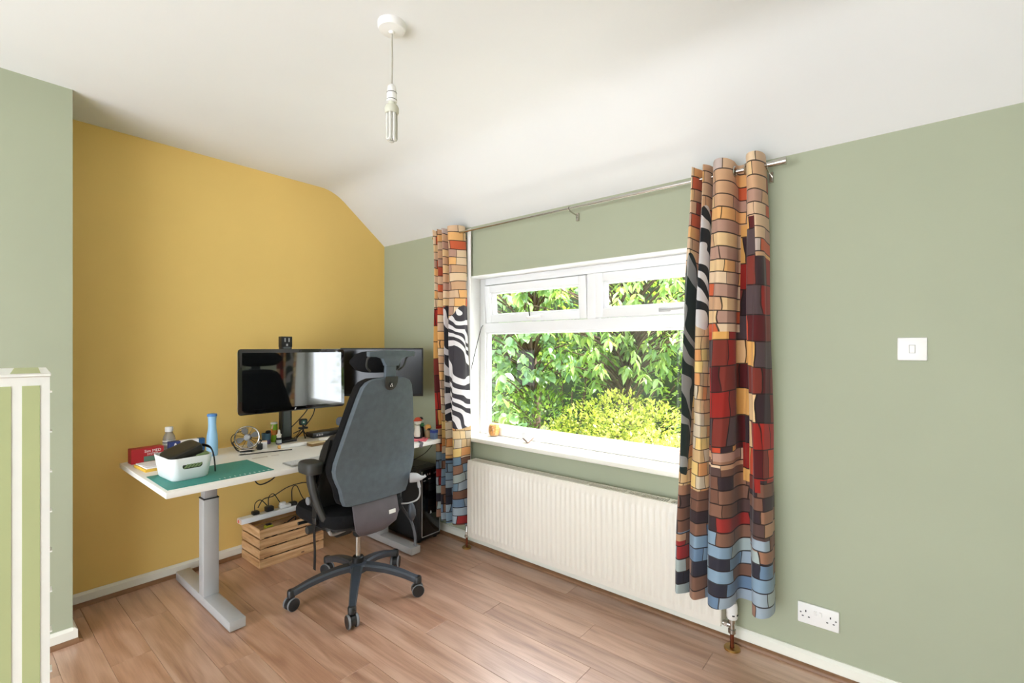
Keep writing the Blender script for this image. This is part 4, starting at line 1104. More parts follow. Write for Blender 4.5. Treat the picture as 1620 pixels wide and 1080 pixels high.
obj('pen_cap', sweep(BM(), [(0.004, 0.012, 0.086), (0.0052, 0.016, 0.108)], 0.0048, 8), mat('pink_plastic', (232, 186, 176), 0.4), pn)
gs = thing('green_tube', 'lime green tube container with a white lid beside the monitor post', 'tube', (0.13, -0.948, Z0))
obj('tube_body', lathe(BM(), [(0.019, 0), (0.02, 0.002), (0.02, 0.118)], 24), mat('lime_print', (150, 204, 58), 0.45, var=0.1, vscale=50), gs)
obj('orange_print', lathe(BM(), [(0.0204, 0.045), (0.0204, 0.078)], 24, cap=False), mat('orange_print', (214, 142, 62), 0.5, var=0.3, vscale=60), gs)
obj('tube_lid', lathe(BM(), [(0.021, 0.116), (0.021, 0.126), (0.019, 0.128)], 24), M_SOCK, gs)
gl = thing('glue_bottle', 'small white nozzle bottle with a dark label at the foot of the monitor post', 'bottle', (0.232, -0.962, Z0))
obj('bottle_body', lathe(BM(), [(0.014, 0), (0.0155, 0.002), (0.0155, 0.04), (0.014, 0.044)], 20), mat('pale_label2', (196, 204, 208), 0.5), gl)
obj('dark_label', lathe(BM(), [(0.0158, 0.028), (0.0158, 0.042)], 20, cap=False), M_BLK, gl)
obj('base_ring', lathe(BM(), [(0.0165, 0.0), (0.0165, 0.006)], 20, cap=False), mat('indigo_plastic', (60, 50, 100), 0.5), gl)
obj('nozzle', lathe(BM(), [(0.0135, 0.043), (0.0135, 0.052), (0.017, 0.060), (0.011, 0.064), (0.0085, 0.068), (0.0065, 0.088), (0.003, 0.093)], 20), M_SOCK, gl)
wr = thing('white_rod', 'white tubular stick with a tan end lying in front of the monitor post', 'stick', (0.385, -0.945, Z0), R(83))
obj('barrel', box(-0.075, 0.085, -0.013, 0.013, 0, 0.022, 0.004, 2), M_SOCK, wr); obj('end_cap', box(-0.088, -0.073, -0.012, 0.012, 0, 0.02, 0.003, 1), mat('tan_plastic', (212, 164, 90), 0.5), wr)
# webcam on mini tripod
wc = thing('webcam', 'black webcam on a mini tripod below the glossy monitor', 'webcam', (0.155, -0.765, Z0), R(-28))
bm = BM(); bx(bm, -0.018, 0.012, -0.027, 0.027, 0.088, 0.132, 0.012, 3); hd = obj('camera_body', bm, M_BLK2, wc)
obj('lens', lathe(BM(), [(0.016, 0), (0.016, 0.004), (0.011, 0.005)], 20, T(0.011, 0.004, 0.110) @ RY(90)), mat('teal_lens', (70, 110, 100), 0.15), hd)
obj('lens_pupil', lathe(BM(), [(0.006, 0), (0.006, 0.0012)], 16, T(0.0155, 0.004, 0.110) @ RY(90)), M_SOCK, hd)
obj('stem', sweep(BM(), [(0, 0, 0.04), (0, 0, 0.09)], 0.006, 8), M_BLK, wc)
obj('clamp', box(-0.012, 0.014, -0.03, 0.03, 0.064, 0.076, 0.003, 1), M_BLK2, wc)
for k in range(3):
    a = R(20 + 120 * k); obj('tripod_leg', sweep(BM(), [(0, 0, 0.05), (0.028 * math.cos(a), 0.028 * math.sin(a), 0.02), (0.042 * math.cos(a), 0.042 * math.sin(a), 0.004)], [0.0045, 0.004, 0.005], 6), M_BLK, wc)
# docking box, phone case, pencil, keyboard, small speaker
dk = thing('docking_station', 'flat black docking box with ports at the back of the desk', 'electronics', (0.17, -0.60, Z0), R(2))
obj('dock_body', box(-0.05, 0.045, -0.13, 0.12, 0, 0.034, 0.004, 2), M_BLK2, dk)
for k in range(3): obj('port', box(0.0445, 0.0458, -0.105 + k * 0.018, -0.094 + k * 0.018, 0.012, 0.022), M_LGREY, dk)
wcase = thing('wooden_case', 'slim brown pencil case in front of the docking box', 'case', (0.445, -0.77, Z0), R(4))
obj('case_body', box(-0.03, 0.03, -0.105, 0.105, 0, 0.017, 0.003, 2), mat('brown_wood', (120, 92, 52), 0.5, var=0.15, vscale=20), wcase); obj('case_lid', box(-0.031, 0.031, -0.106, 0.106, 0.017, 0.022, 0.002, 1), mat('cream_wood', (206, 190, 150), 0.5), wcase)
gm = thing('white_controller', 'white curved handset lying on the slim brown case', 'remote', (0.44, -0.735, Z0 + 0.022), R(80))
obj('handset', cushion(BM(), rrect(0.13, 0.04, 0.018, 6), 0, 0.016, 0), M_SOCK, gm); obj('button', lathe(BM(), [(0.006, 0.0155), (0.006, 0.018)], 12, T(0.03, 0, 0)), M_BLK, gm)
kb = thing('keyboard', 'thin silver keyboard at the front edge of the desk', 'keyboard', (0.835, -0.99, Z0), R(90))
obj('keyboard_body', box(-0.2, 0.2, -0.055, 0.055, 0.002, 0.009, 0.002, 2), M_ALU, kb)
bm = BM()
for r_ in range(5):
    for c in range(14): bx(bm, -0.193 + c * 0.0276, -0.193 + c * 0.0276 + 0.0245, -0.047 + r_ * 0.019, -0.047 + r_ * 0.019 + 0.0165, 0.009, 0.0112)
kk = obj('keys', bm, mat('pale_keys', (214, 216, 218), 0.5), kb, smooth=False); kk['kind'] = 'stuff'
obj('foot_bar', sweep(BM(), [(-0.19, 0.048, 0.003), (0.19, 0.048, 0.003)], 0.003, 8), M_LGREY, kb)
sp = thing('desk_speaker', 'small grey rounded speaker on a stem behind the chair', 'speaker', (0.30, -0.565, Z0), R(-35))
obj('speaker_head', cushion(BM(), rrect(0.06, 0.07, 0.022, 6), -0.02, 0.02, 0, T(0, 0, 0.105) @ RY(80)), mat('slate_plastic', (92, 96, 106), 0.5), sp)
obj('speaker_dot', lathe(BM(), [(0.007, 0), (0.007, 0.002)], 12, T(0.019, 0, 0.10) @ RY(80)), M_LGREY, sp)
obj('speaker_stem', sweep(BM(), [(0, 0, 0.006), (0, 0, 0.075)], 0.008, 10), M_BLK, sp); obj('speaker_base', lathe(BM(), [(0.03, 0), (0.03, 0.005), (0.01, 0.009)], 20), M_BLK, sp)
# figures at the far end of the desk
def figurine(name, label, loc, rz, specs):
    t = thing(name, label, 'figurine', loc, rz, None)
    for nm, prof, m_, off in specs: obj(nm, lathe(BM(), prof, 14, T(*off)), m_, t)
    return t
M_W2 = mat('ivory_plastic', (226, 220, 206), 0.45); M_R2 = mat('red_orange_plastic', (184, 66, 40), 0.45); M_G2 = mat('green_plastic', (58, 140, 88), 0.45); M_O2 = mat('amber_plastic', (220, 160, 78), 0.45)
pad = thing('pink_folder', 'pink folded sheet under the toy figures at the far desk end', 'paper', (0.80, -0.305, Z0), R(40))
obj('sheet', box(-0.09, 0.07, -0.065, 0.05, 0, 0.006, 0.002, 1), mat('pink_paper', (222, 96, 112), 0.6), pad); obj('sheet_fold', box(-0.085, 0.05, -0.055, 0.045, 0.006, 0.009, 0.001, 1), mat('pink_paper2', (234, 132, 142), 0.6), pad)
figurine('toy_figure', 'ivory toy figure with a red cap standing on the pink sheet', (0.79, -0.292, Z0 + 0.009), 0, [
    ('figure_body', [(0.03, 0), (0.032, 0.01), (0.028, 0.05), (0.018, 0.085), (0.012, 0.09)], M_BLK2, (0, 0, 0)), ('figure_front', [(0.02, 0), (0.022, 0.02), (0.016, 0.075)], M_W2, (0.012, -0.014, 0.012)),
    ('figure_head', [(0.008, 0), (0.022, 0.012), (0.024, 0.024), (0.016, 0.038)], M_W2, (0, 0, 0.085)), ('figure_cap', [(0.03, 0), (0.03, 0.004), (0.022, 0.01), (0.016, 0.02), (0.004, 0.024)], M_R2, (0, 0, 0.116))])
figurine('toy_figure', 'dark toy figure with a green scarf beside the red-capped one', (0.755, -0.236, Z0), 0, [
    ('figure_body', [(0.022, 0), (0.026, 0.012), (0.022, 0.06), (0.014, 0.08)], M_BLK, (0, 0, 0)), ('figure_scarf', [(0.016, 0), (0.024, 0.006), (0.022, 0.02), (0.012, 0.026)], M_G2, (0, 0, 0.075)),
    ('figure_head', [(0.01, 0), (0.02, 0.01), (0.018, 0.024), (0.008, 0.032)], mat('mint_plastic', (170, 190, 176), 0.5), (0, 0, 0.097)), ('figure_hat', [(0.014, 0), (0.016, 0.004), (0.008, 0.016)], M_BLK, (0, 0, 0.124))])
figurine('toy_figure', 'amber toy animal figure nearest the curtain', (0.812, -0.222, Z0), 0, [
    ('figure_body', [(0.02, 0), (0.024, 0.008), (0.022, 0.045), (0.012, 0.06)], mat('tan_plastic2', (176, 150, 112), 0.5), (0, 0, 0)), ('figure_head', [(0.008, 0), (0.02, 0.008), (0.023, 0.02), (0.018, 0.034), (0.006, 0.04)], M_O2, (0.004, -0.004, 0.055)),
    ('figure_snout', [(0.01, 0), (0.011, 0.008), (0.006, 0.014)], M_BLK, (0.022, -0.012, 0.058))])
bcart = thing('blue_carton', 'small blue carton tucked beside the curtain on the desk', 'box', (0.862, -0.212, Z0), R(0))
obj('carton', box(-0.02, 0.02, -0.018, 0.018, 0, 0.062, 0.001, 1), mat('steel_blue_card', (98, 120, 150), 0.6), bcart); obj('carton_band', box(-0.0205, 0.0205, -0.0185, 0.0185, 0.042, 0.060), mat('royal_blue_card', (44, 66, 140), 0.6), bcart)
sb = thing('striped_strap', 'grey striped strap hanging over the front edge of the desk', 'strap', (0.905, -0.36, Z0), R(0))
strap('strap_band', [(-0.06, 0.03, 0.0025), (-0.02, 0.014, 0.0025), (0.004, 0.004, 0.0015), (0.0065, -0.002, -0.012), (0.0055, -0.006, -0.026)], 0.010, 0.0014, sb, mat('grey_webbing2', (108, 102, 110), 0.7), (0.5, 0, 0.8))
stx = thing('desk_sticker', 'faint grey printed marks on the white desktop', 'sticker', (0.53, -1.19, Z0), R(84))
obj('sticker_film', box(-0.05, 0.03, -0.012, 0.012, 0, 0.0004), mat('faint_print', (206, 198, 192), 0.5, var=0.3, vscale=90), stx, smooth=False); obj('sticker_film', box(0.05, 0.09, -0.008, 0.008, 0, 0.0004), mat('faint_print', (206, 198, 192), 0.5), stx, smooth=False)

# ------------------------------------------------------------------ cables
def cable(label, pts, r=0.003, m=M_CABLE):
    v = Vector(pts[0]); o = obj('cable', sweep(BM(), [p - v for p in spline(pts, 8)], r, 6), m); o.location = v
    return tag(o, label, 'cable', 'black cables around the desk')
zt_ = DH - 0.026
cable('short black cable looping down below the cutting mat side of the desk', [(0.70, -1.28, zt_ - .004), (0.70, -1.295, 0.655), (0.70, -1.265, 0.625), (0.70, -1.20, 0.645), (0.70, -1.165, zt_ - .004)], 0.0035)
cable('black cable sagging deepest under the desktop', [(0.50, -0.98, zt_ - .004), (0.48, -0.92, 0.64), (0.46, -0.84, 0.56), (0.44, -0.72, 0.545), (0.42, -0.60, 0.57), (0.40, -0.54, 0.645)])
cable('upper black cable of the bundle under the desktop', [(0.55, -1.05, zt_ - .004), (0.54, -1.02, 0.662), (0.53, -0.98, 0.682), (0.50, -0.86, 0.668), (0.48, -0.70, 0.68), (0.46, -0.56, 0.69)], 0.0036)
cable('lower black cable of the bundle under the desktop', [(0.53, -1.0, zt_ - .004), (0.52, -0.95, 0.672), (0.50, -0.84, 0.645), (0.48, -0.72, 0.672), (0.45, -0.58, 0.655), (0.44, -0.52, 0.672)], 0.0036)
cable('thin black cable dropping straight from the desktop to the crate', [(0.40, -0.80, zt_ - .004), (0.36, -0.765, 0.55), (0.32, -0.735, 0.42), (0.28, -0.72, 0.32)], 0.0022)
cable('black cable curving from the glossy monitor to its post', [(0.33, -0.80, 1.0), (0.27, -0.80, 0.93), (0.21, -0.83, 0.86), (0.185, -0.86, 0.82)], 0.0032)
cable('longer black cable swinging below the glossy monitor', [(0.33, -0.77, 0.99), (0.27, -0.755, 0.90), (0.21, -0.79, 0.81), (0.18, -0.845, 0.775)], 0.0032)
cable('black cable trailing from the webcam to the monitor post', [(0.145, -0.775, 0.79), (0.13, -0.80, 0.745), (0.14, -0.83, 0.7335), (0.15, -0.835, 0.7335)], 0.0025)
cable('black cable slanting from the desktop down to the computer', [(0.86, -0.215, zt_ - .004), (0.80, -0.235, 0.63), (0.70, -0.26, 0.57), (0.62, -0.28, 0.535), (0.60, -0.285, 0.40)], 0.0025)
cable('black cable from the open casement down to the curtain', [(1.012, 0.112, 1.505), (1.01, 0.09, 1.47), (1.0, 0.05, 1.33), (0.985, 0.015, 1.18), (0.975, -0.018, 1.08), (0.973, -0.024, 0.95)], 0.0028)

# ------------------------------------------------------------------ crate, power strip, computer
cr = thing('wooden_crate', 'slatted pine crate full of wires under the desk', 'crate', (0.17, -0.905, 0))
CX0, CX1, CY0, CY1, CHh = -0.135, 0.137, -0.205, 0.205, 0.245
sl = CHh / 4
for k in range(4):
    z0, z1 = k * sl + 0.001, (k + 1) * sl - 0.0075
    b_ = obj('slat', box(-0.005, 0.005, CY0, CY1, -(z1 - z0) / 2, (z1 - z0) / 2, 0.0015, 1), M_CRATE, cr); b_.location = (CX1 - 0.005, 0, (z0 + z1) / 2)
    b_ = obj('slat', box(-0.005, 0.005, CY0, CY1, -(z1 - z0) / 2, (z1 - z0) / 2, 0.0015, 1), M_CRATE, cr); b_.location = (CX0 + 0.005, 0, (z0 + z1) / 2)
    for s, yy in ((1, CY0 + 0.005), (-1, CY1 - 0.005)):
        b_ = obj('slat', box(-0.005, 0.005, -(CX1 - CX0) / 2 + 0.0105, (CX1 - CX0) / 2 - 0.0105, -(z1 - z0) / 2, (z1 - z0) / 2, 0.0015, 1), M_CRATE, cr); b_.location = ((CX0 + CX1) / 2, yy, (z0 + z1) / 2); b_.rotation_euler = (0, 0, R(90))
for x in (CX0 + 0.02, CX1 - 0.02):
    for y in (CY0 + 0.02, CY1 - 0.02):
        b_ = obj('corner_post', box(-0.01, 0.01, -0.01, 0.01, 0.002, CHh - 0.012), M_CRATE, cr); b_.location = (x, y, 0)
obj('crate_floor', box(CX0 + 0.01, CX1 - 0.01, CY0 + 0.01, CY1 - 0.01, 0.002, 0.01), M_CRATE, cr)
wl = obj('wire_tangle', sweep(BM(), spline([(random.uniform(CX0 + .035, CX1 - .035), random.uniform(CY0 + .035, CY1 - .035), random.uniform(0.03, 0.19)) for k in range(46)], 6), 0.004, 6), M_CABLE)
wl.location = (0.17, -0.905, 0); tag(wl, 'tangle of black wires inside the pine crate', 'wires')
ya = thing('yellow_plug', 'yellow-green adapter poking out of the pine crate', 'adapter', (0.24, -1.03, 0.185))
obj('adapter_body', box(-0.02, 0.02, -0.022, 0.022, 0, 0.05, 0.004, 1), mat('lime_plastic', (196, 200, 60), 0.5), ya); obj('adapter_top', box(-0.014, 0.014, -0.016, 0.016, 0.05, 0.056, 0.002, 1), M_BLK, ya)
ps = thing('power_strip', 'long white power strip lying across the top of the crate', 'power strip', (0.115, -0.92, CHh + 0.0), R(0))
obj('strip_body', box(-0.026, 0.036, -0.235, 0.235, 0.0, 0.034, 0.005, 2), M_TUB, ps)
obj('strip_end', box(-0.025, 0.035, -0.239, -0.234, 0.002, 0.032, 0.002, 1), mat('pinkish_plastic', (226, 200, 188), 0.4), ps)
obj('red_switch', lathe(BM(), [(0.009, 0), (0.009, 0.003)], 14, T(0.005, -0.239, 0.018) @ RX(90)), mat('red_neon', (224, 110, 84), 0.4), ps)
for k in range(5):
    yy = -0.14 + k * 0.075
    obj('outlet', box(-0.018, 0.026, yy - 0.024, yy + 0.024, 0.034, 0.0352), M_SOCK, ps, smooth=False)
for k, (yy, sz, lb) in enumerate(((-0.14, 0.020, 'black plug nearest the red switch of the power strip'), (-0.055, 0.024, 'chunky black plug in the middle of the power strip'), (0.10, 0.024, 'black plug at the far end of the power strip'))):
    p = thing('plug', lb, 'plug', (0.12, -0.92 + yy, CHh + 0.0352), 0, 'plugs in the power strip')
    obj('plug_body', box(-0.022, 0.02, -sz, sz, 0, 0.022 + 0.01 * (k == 1), 0.006, 2), M_BLK, p); obj('plug_lead', sweep(BM(), spline([(-0.01, 0, 0.02), (-0.03, 0.01, 0.06 + 0.02 * k), (-0.05, 0.05, 0.07 + 0.02 * k), (-0.06, 0.09, 0.03), (-0.062, 0.12, -0.02)], 6), 0.003, 6), M_CABLE, p)
wp = thing('plug', 'white adapter plug between the black plugs', 'plug', (0.12, -0.888, CHh + 0.0352), 0, 'plugs in the power strip')
obj('plug_body', box(-0.022, 0.022, -0.022, 0.05, 0, 0.02, 0.007, 2), M_TUB, wp); obj('plug_top', cushion(BM(), rrect(0.03, 0.04, 0.012, 4), 0.018, 0.036, 0), M_TUB, wp)
cable('black lead arching over the power strip to the desk', [(0.06, -1.02, 0.30), (0.07, -0.99, 0.35), (0.08, -0.93, 0.36), (0.09, -0.84, 0.40), (0.10, -0.74, 0.41), (0.12, -0.64, 0.40), (0.16, -0.58, 0.55), (0.2, -0.56, 0.642)], 0.0032)

pc = thing('computer_tower', 'black tower computer standing under the desk by the curtain', 'computer', (0.545, -0.158, 0))
obj('case_body', box(-0.225, 0.215, -0.092, 0.092, 0.016, 0.512, 0.006, 2), M_BLK, pc)
for x in (-0.19, 0.18):
    for y in (-0.07, 0.07): obj('case_foot', lathe(BM(), [(0.016, 0), (0.018, 0.017)], 14, T(x, y, 0)), M_BLK2, pc)
fp = obj('front_panel', box(0.213, 0.222, -0.083, 0.083, 0.04, 0.50, 0.003, 2), mat('gloss_black', (10, 10, 11), 0.15), pc)
bm = BM(); bx(bm, 0.222, 0.2245, -0.082, -0.078, 0.045, 0.495); bx(bm, 0.222, 0.2245, 0.078, 0.082, 0.045, 0.495); bx(bm, 0.222, 0.2245, -0.078, 0.078, 0.041, 0.046); obj('panel_trim', bm, M_STEEL, fp)
for k, yy in enumerate((-0.055, -0.028, -0.01, 0.03, 0.045)): obj('front_port', box(0.222, 0.2235, yy - (0.007 if k == 0 else 0.003), yy + (0.007 if k == 0 else 0.003), 0.462, 0.474), M_LGREY, fp, smooth=False)
obj('drive_slot', box(0.222, 0.2235, -0.065, -0.045, 0.425, 0.430), M_LGREY, fp, smooth=False); obj('drive_slot', box(0.222, 0.2235, -0.025, -0.002, 0.432, 0.438), M_LGREY, fp, smooth=False)
obj('case_emblem', prism(BM(), [(-0.009, -0.009), (0.009, -0.009), (0.004, 0.004), (0, 0.012), (-0.004, 0.004)], 0, 0.001, T(0.222, 0.0, 0.20) @ RZ(90) @ RX(90)), M_LGREY, fp, smooth=False)
obj('side_panel', box(-0.20, 0.19, -0.0945, -0.091, 0.035, 0.495, 0.002, 1), M_BLK2, pc)
obj('top_vent', box(-0.18, 0.14, -0.07, 0.07, 0.512, 0.516, 0.002, 1), M_BLK2, pc)

# ------------------------------------------------------------------ on the sill
jr = thing('glass_jar', 'glass jar of amber dried pieces on the window sill', 'jar', (1.135, 0.092, WZ0))
obj('jar_wall', lathe(BM(), [(0.034, 0), (0.039, 0.005), (0.0425, 0.03), (0.042, 0.06), (0.036, 0.086), (0.034, 0.09), (0.035, 0.103), (0.0325, 0.103), (0.0315, 0.09), (0.034, 0.084), (0.0395, 0.06), (0.040, 0.03), (0.036, 0.008)], 28, cap=True), M_JAR, jr)
obj('jar_filling', lathe(BM(), [(0.030, 0.010), (0.037, 0.03), (0.037, 0.058), (0.030, 0.080), (0.02, 0.086)], 20), mat('amber_bits', (206, 150, 84), 0.7, var=0.5, vscale=90, bump=1.0, bscale=120), jr)
obj('jar_clip', torus(BM(), 0.0352, 0.0015, T(0, 0, 0.092), 24, 6), M_CHROME, jr)
bl = thing('globe_light', 'white paper globe on a folded wooden stand on the sill', 'ornament', (1.44, 0.070, WZ0), R(-40))
obj('globe', lathe(BM(), [(0.002 + 0.038 * math.sin(R(a)), 0.046 - 0.038 * math.cos(R(a))) for a in range(0, 181, 12)], 28), mat('white_globe', (240, 240, 240), 0.6), bl)
bm = BM()
for s in (-1, 1): sweep(bm, [(0.036, 0, 0.003), (0.036, s * 0.036, 0.036)], [0.0045, 0.003], 4)
sweep(bm, [(-0.03, 0, 0.003), (0.038, 0, 0.003)], 0.004, 4)
obj('stand', bm, mat('dark_oak', (128, 104, 88), 0.6), bl)

# ================================================================== GARDEN
GZ = -0.45
M_SOIL = mat('garden_soil_grass', (74, 92, 44), 0.9, var=0.3, vscale=3, bump=0.5, bscale=20)
struct(obj('ground', box(-16, 12, WT + 0.01, 16, GZ - 0.1, GZ), M_SOIL, smooth=False), 'garden ground outside the window', 'ground')
struct(obj('bounce_slab', box(-4, 7, WT + 0.012, 1.75, GZ, GZ + 0.03), mat('pale_bounce_concrete', (204, 204, 202), 0.8, var=0.06, vscale=4, bump=0.2), smooth=False), 'pale slab below the window, added unseen to bounce sunlight indoors', 'bounce_slab')  # unseen pale slab, added to bounce sun up onto the ceiling
M_BARK = mat('dark_bark', (74, 58, 44), 0.9, var=0.3, vscale=20, bump=1.0, bscale=40)
M_LEAF_CH = mat_leaf('cherry_leaf', [(0.0, (64, 98, 52)), (0.35, (94, 130, 70)), (0.7, (124, 154, 90)), (1.0, (152, 170, 104))], 0.32, 0.4)
M_LEAF_BR = mat_leaf('broad_leaf', [(0.0, (52, 88, 54)), (0.4, (80, 120, 78)), (0.75, (116, 150, 108)), (1.0, (142, 170, 124))], 0.3, 0.35)
M_LEAF_GO = mat_leaf('golden_leaf', [(0.0, (108, 122, 42)), (0.3, (152, 158, 62)), (0.7, (186, 184, 84)), (1.0, (206, 200, 116))], 0.4, 0.4)
M_LEAF_DK = mat_leaf('hedge_leaf', [(0.0, (44, 76, 34)), (0.5, (84, 122, 52)), (1.0, (132, 160, 70))], 0.4, 0.35)

def leaf_shape(L, Wd, fold=0.12, droop=0.25):
    """points and faces of one folded, drooping leaf along +X"""
    st = [(0.0, 0.0), (0.22, 0.36), (0.5, 0.5), (0.78, 0.33), (1.0, 0.0)]
    V = []; Fc = []
    for t, w in st:
        z = -droop * L * t * t
        if w == 0: V.append((t * L, 0, z))
        else: V += [(t * L, -w * Wd, z + fold * Wd * 2 * w), (t * L, 0, z), (t * L, w * Wd, z + fold * Wd * 2 * w)]
    Fc = [(0, 1, 2), (0, 2, 3), (1, 4, 5, 2), (2, 5, 6, 3), (4, 7, 8, 5), (5, 8, 9, 6), (7, 10, 8), (8, 10, 9)]
    return [Vector(v) for v in V], Fc
def small_leaf(L, Wd):
    V = [Vector((0, 0, 0)), Vector((0.45 * L, -0.5 * Wd, 0.1 * Wd)), Vector((L, 0, -0.1 * L)), Vector((0.45 * L, 0.5 * Wd, 0.1 * Wd))]
    return V, [(0, 1, 2, 3)]
def rot_to(d, roll):
    q = Vector((1, 0, 0)).rotation_difference(d.normalized())
    return q.to_matrix().to_4x4() @ Matrix.Rotation(roll, 4, 'X')
def leaf_cloud(shapes, mats4):
    """one mesh out of many leaf transforms"""
    V = []; Fc = []
    for i, Mx in enumerate(mats4):
        vs, fs = shapes[i % len(shapes)]; b_ = len(V)
        V += [tuple(Mx @ v) for v in vs]; Fc += [tuple(b_ + k for k in f) for f in fs]
    me = bpy.data.meshes.new('foliage'); me.from_pydata(V, [], Fc); me.update()
    return me
rng = random.Random(11)
def upright(d):
    """leaf transform along d with its upper side to the sky"""
    d = d.normalized(); s = Vector((0, 0, 1)).cross(d)
    if s.length < 0.05: s = Vector((1, 0, 0))
    s.normalize(); u = d.cross(s)
    Mx = Matrix(((d.x, s.x, u.x, 0), (d.y, s.y, u.y, 0), (d.z, s.z, u.z, 0), (0, 0, 0, 1)))
    return Mx @ Matrix.Rotation(rng.uniform(-0.7, 0.7), 4, 'X')
def whorl_tree(name, label, base, trunk_r, height, whorls, shapes, m, n_leaf, droop, keep, twigs=True, toward=Vector((3.3, -2.3, 1.35))):
    t = thing(name, label, 'tree', base)
    B = Vector(base)
    pts = spline([(0, 0, 0), (0.05, 0.03, height * 0.3), (-0.04, 0.05, height * 0.6), (0.03, 0, height)], 6)
    obj('trunk', sweep(BM(), pts, [trunk_r * (1 - 0.65 * i / (len(pts) - 1)) for i in range(len(pts))], 10), M_BARK, t)
    mats4 = []
    for c in whorls:
        cl = Vector(c) - B
        if twigs:
            hz = max(0.2, min(height * 0.95, cl.z - 0.15 - 0.25 * math.hypot(cl.x, cl.y)))
            j = Vector((0, 0, hz)); mid = j.lerp(cl, 0.55) + Vector((0, 0, 0.08))
            obj('branch', sweep(BM(), spline([j, mid, cl], 4), [0.014, 0.013, 0.012, 0.011, 0.010, 0.008, 0.007, 0.005, 0.004], 5), M_BARK, t)
        ph = rng.uniform(0, 6.28)
        ax = Vector((cl.x, cl.y, 0)); ax = ax.normalized() if ax.length > 0.1 else Vector((1, 0, 0))
        for k in range(n_leaf):
            a = ph + 6.283 * k / n_leaf * 1.0 + rng.uniform(-0.3, 0.3)
            d = Vector((math.cos(a), math.sin(a), -droop + rng.uniform(-0.45, 0.45)))
            o = cl + ax * (0.06 * rng.uniform(-1.6, 0.4)) + Vector((rng.uniform(-.02, .02), rng.uniform(-.02, .02), rng.uniform(-.06, .04)))
            mats4.append(T(*o) @ upright(d) @ Matrix.Diagonal((1, 1, 1, 1)) @ Matrix.Scale(rng.uniform(0.7, 1.2), 4))
    # the leaves that show largest are parts of their own
    order = sorted(range(len(mats4)), key=lambda i: (B + mats4[i].translation - toward).length)
    own = set(order[:keep])
    protos = []
    for vs, fs in shapes:
        me = bpy.data.meshes.new('leaf'); me.from_pydata([tuple(v) for v in vs], [], fs); me.update(); me.shade_smooth(); me.materials.append(m); protos.append(me)
    for n, i in enumerate(sorted(own)):
        o = bpy.data.objects.new('leaf', protos[i % len(protos)]); COL.objects.link(o); o.parent = t; o.matrix_local = mats4[i]
    rest = [mats4[i] for i in range(len(mats4)) if i not in own]
    if rest:
        f = link('foliage', leaf_cloud(shapes, rest), m, t); f['kind'] = 'stuff'
    return t
def cloud(cx, cy, cz, rx, ry, rz, n, shell=0.55):
    out = []
    while len(out) < n:
        v = Vector((rng.uniform(-1, 1), rng.uniform(-1, 1), rng.uniform(-1, 1)))
        if v.length > 1 or v.length < shell * rng.random(): continue
        out.append((cx + v.x * rx, cy + v.y * ry, cz + v.z * rz))
    return out
CH = [leaf_shape(0.125, 0.042, 0.2, 0.35), leaf_shape(0.11, 0.04, 0.15, 0.2)]
BR = [leaf_shape(0.115, 0.078, 0.12, 0.3), leaf_shape(0.095, 0.068, 0.15, 0.2)]
whorl_tree('cherry_tree', 'cherry tree with drooping slender leaves in the middle of the window', (0.75, 2.9, GZ), 0.035, 3.0,
    cloud(1.0, 2.2, 1.7, 1.15, 0.75, 0.9, 150), CH, M_LEAF_CH, 10, 0.75, 240)
whorl_tree('broadleaf_tree', 'broad-leaved tree with a dark trunk on the left of the window', (-0.43, 2.6, GZ), 0.055, 3.2,
    cloud(-0.15, 1.95, 1.65, 0.85, 0.7, 0.95, 130) + [(0.30, 1.15, 1.05), (0.22, 1.2, 0.85), (0.40, 1.15, 0.72), (0.15, 1.3, 0.65), (0.52, 1.2, 0.60), (0.1, 1.15, 1.95), (0.45, 1.2, 2.0)], BR, M_LEAF_BR, 9, 0.6, 240)
whorl_tree('whitebeam_tree', 'pale broad-leaved tree behind the right casement', (2.15, 3.3, GZ), 0.04, 3.0,
    cloud(2.1, 2.7, 1.75, 0.9, 0.7, 0.85, 90), CH, M_LEAF_CH, 10, 0.7, 120)
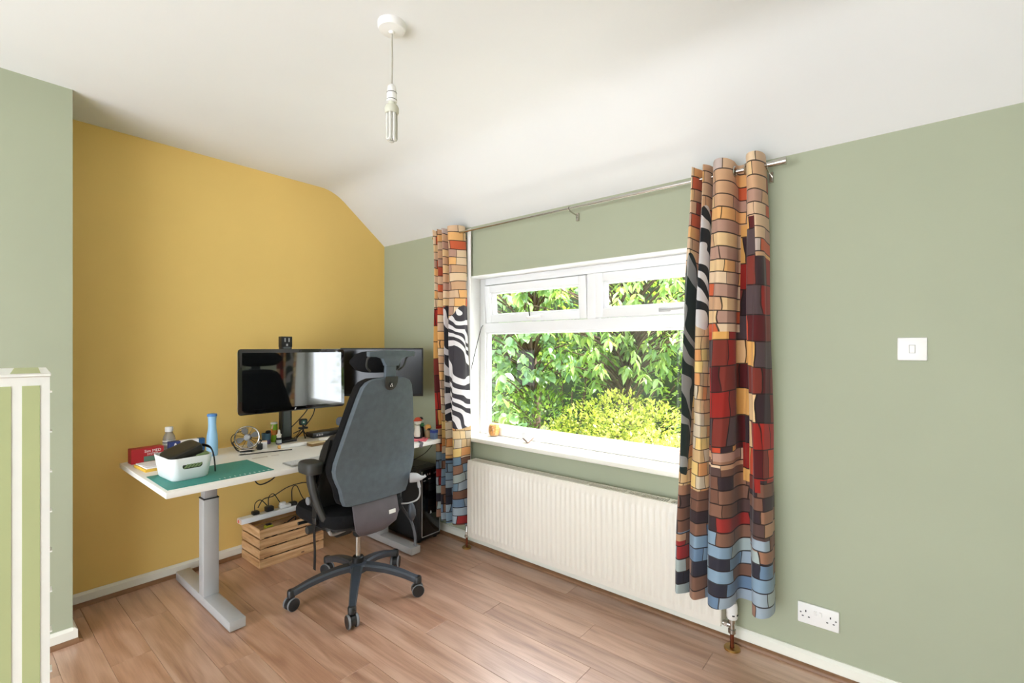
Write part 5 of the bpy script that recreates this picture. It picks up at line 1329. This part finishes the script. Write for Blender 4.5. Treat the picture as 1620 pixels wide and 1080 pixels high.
def bush(name, label, base, blobs, n, shapes, m, core_m):
    t = thing(name, label, 'shrub', base); B = Vector(base); mats4 = []
    per = n // len(blobs)
    for (cx, cy, cz, r, rz) in blobs:
        for p in cloud(cx, cy, cz, r, r, rz, per, 0.9):
            q = Vector(p); d = (q - Vector((cx, cy, cz))).normalized() + Vector((rng.uniform(-.8, .8), rng.uniform(-.8, .8), rng.uniform(-.2, .8)))
            mats4.append(T(*(q - B)) @ upright(d) @ Matrix.Scale(rng.uniform(0.6, 1.3), 4))
    f = link('foliage', leaf_cloud(shapes, mats4), m, t); f['kind'] = 'stuff'
    for (cx, cy, cz, r, rz) in blobs:
        st_ = Vector((cx, cy, cz)) - B
        obj('stem', sweep(BM(), spline([(st_.x * 0.4, st_.y * 0.4, 0), (st_.x * 0.8, st_.y * 0.8, st_.z * 0.5), tuple(st_)], 4), 0.012, 6), M_BARK, t)
    return t
SG = [small_leaf(0.048, 0.026), small_leaf(0.038, 0.022)]
bush('golden_shrub', 'golden yellow leafy shrub low in the window', (1.25, 1.75, GZ),
    [(1.30, 1.7, 0.40, 0.36, 0.36), (0.85, 1.85, 0.45, 0.36, 0.36), (1.65, 1.6, 0.30, 0.36, 0.34), (1.10, 2.0, 0.62, 0.36, 0.30), (1.95, 1.65, 0.28, 0.34, 0.36), (0.55, 1.8, 0.30, 0.30, 0.30), (1.5, 1.95, 0.55, 0.3, 0.3), (1.3, 1.55, 0.1, 0.5, 0.3)], 8800, SG, M_LEAF_GO, None)
SD = [small_leaf(0.07, 0.035), small_leaf(0.055, 0.03)]
bush('evergreen_shrub', 'dark green shrub below the broad-leaved tree', (-0.1, 1.9, GZ),
    [(-0.05, 1.55, 0.25, 0.4, 0.4), (-0.5, 1.8, 0.35, 0.45, 0.45), (0.15, 1.95, 0.5, 0.4, 0.4), (0.3, 1.3, 0.0, 0.4, 0.3), (-0.9, 2.2, 0.6, 0.5, 0.6)], 4500, SD, M_LEAF_DK, None)
# hedge closing the garden
hx = []
for k in range(22):
    xx = -6.2 + k * 0.75
    hx.append((xx, 4.6 + rng.uniform(-.25, .25), 0.6, 0.75, 1.2)); hx.append((xx + 0.3, 4.7 + rng.uniform(-.25, .25), 1.9, 0.75, 1.1)); hx.append((xx + 0.1, 4.9, 2.9, 0.7, 0.6))
bush('tall_hedge', 'tall dark hedge filling the garden behind the trees', (-1.3, 4.7, GZ), hx, 38000, [small_leaf(0.10, 0.05), small_leaf(0.085, 0.05)], M_LEAF_DK, None)
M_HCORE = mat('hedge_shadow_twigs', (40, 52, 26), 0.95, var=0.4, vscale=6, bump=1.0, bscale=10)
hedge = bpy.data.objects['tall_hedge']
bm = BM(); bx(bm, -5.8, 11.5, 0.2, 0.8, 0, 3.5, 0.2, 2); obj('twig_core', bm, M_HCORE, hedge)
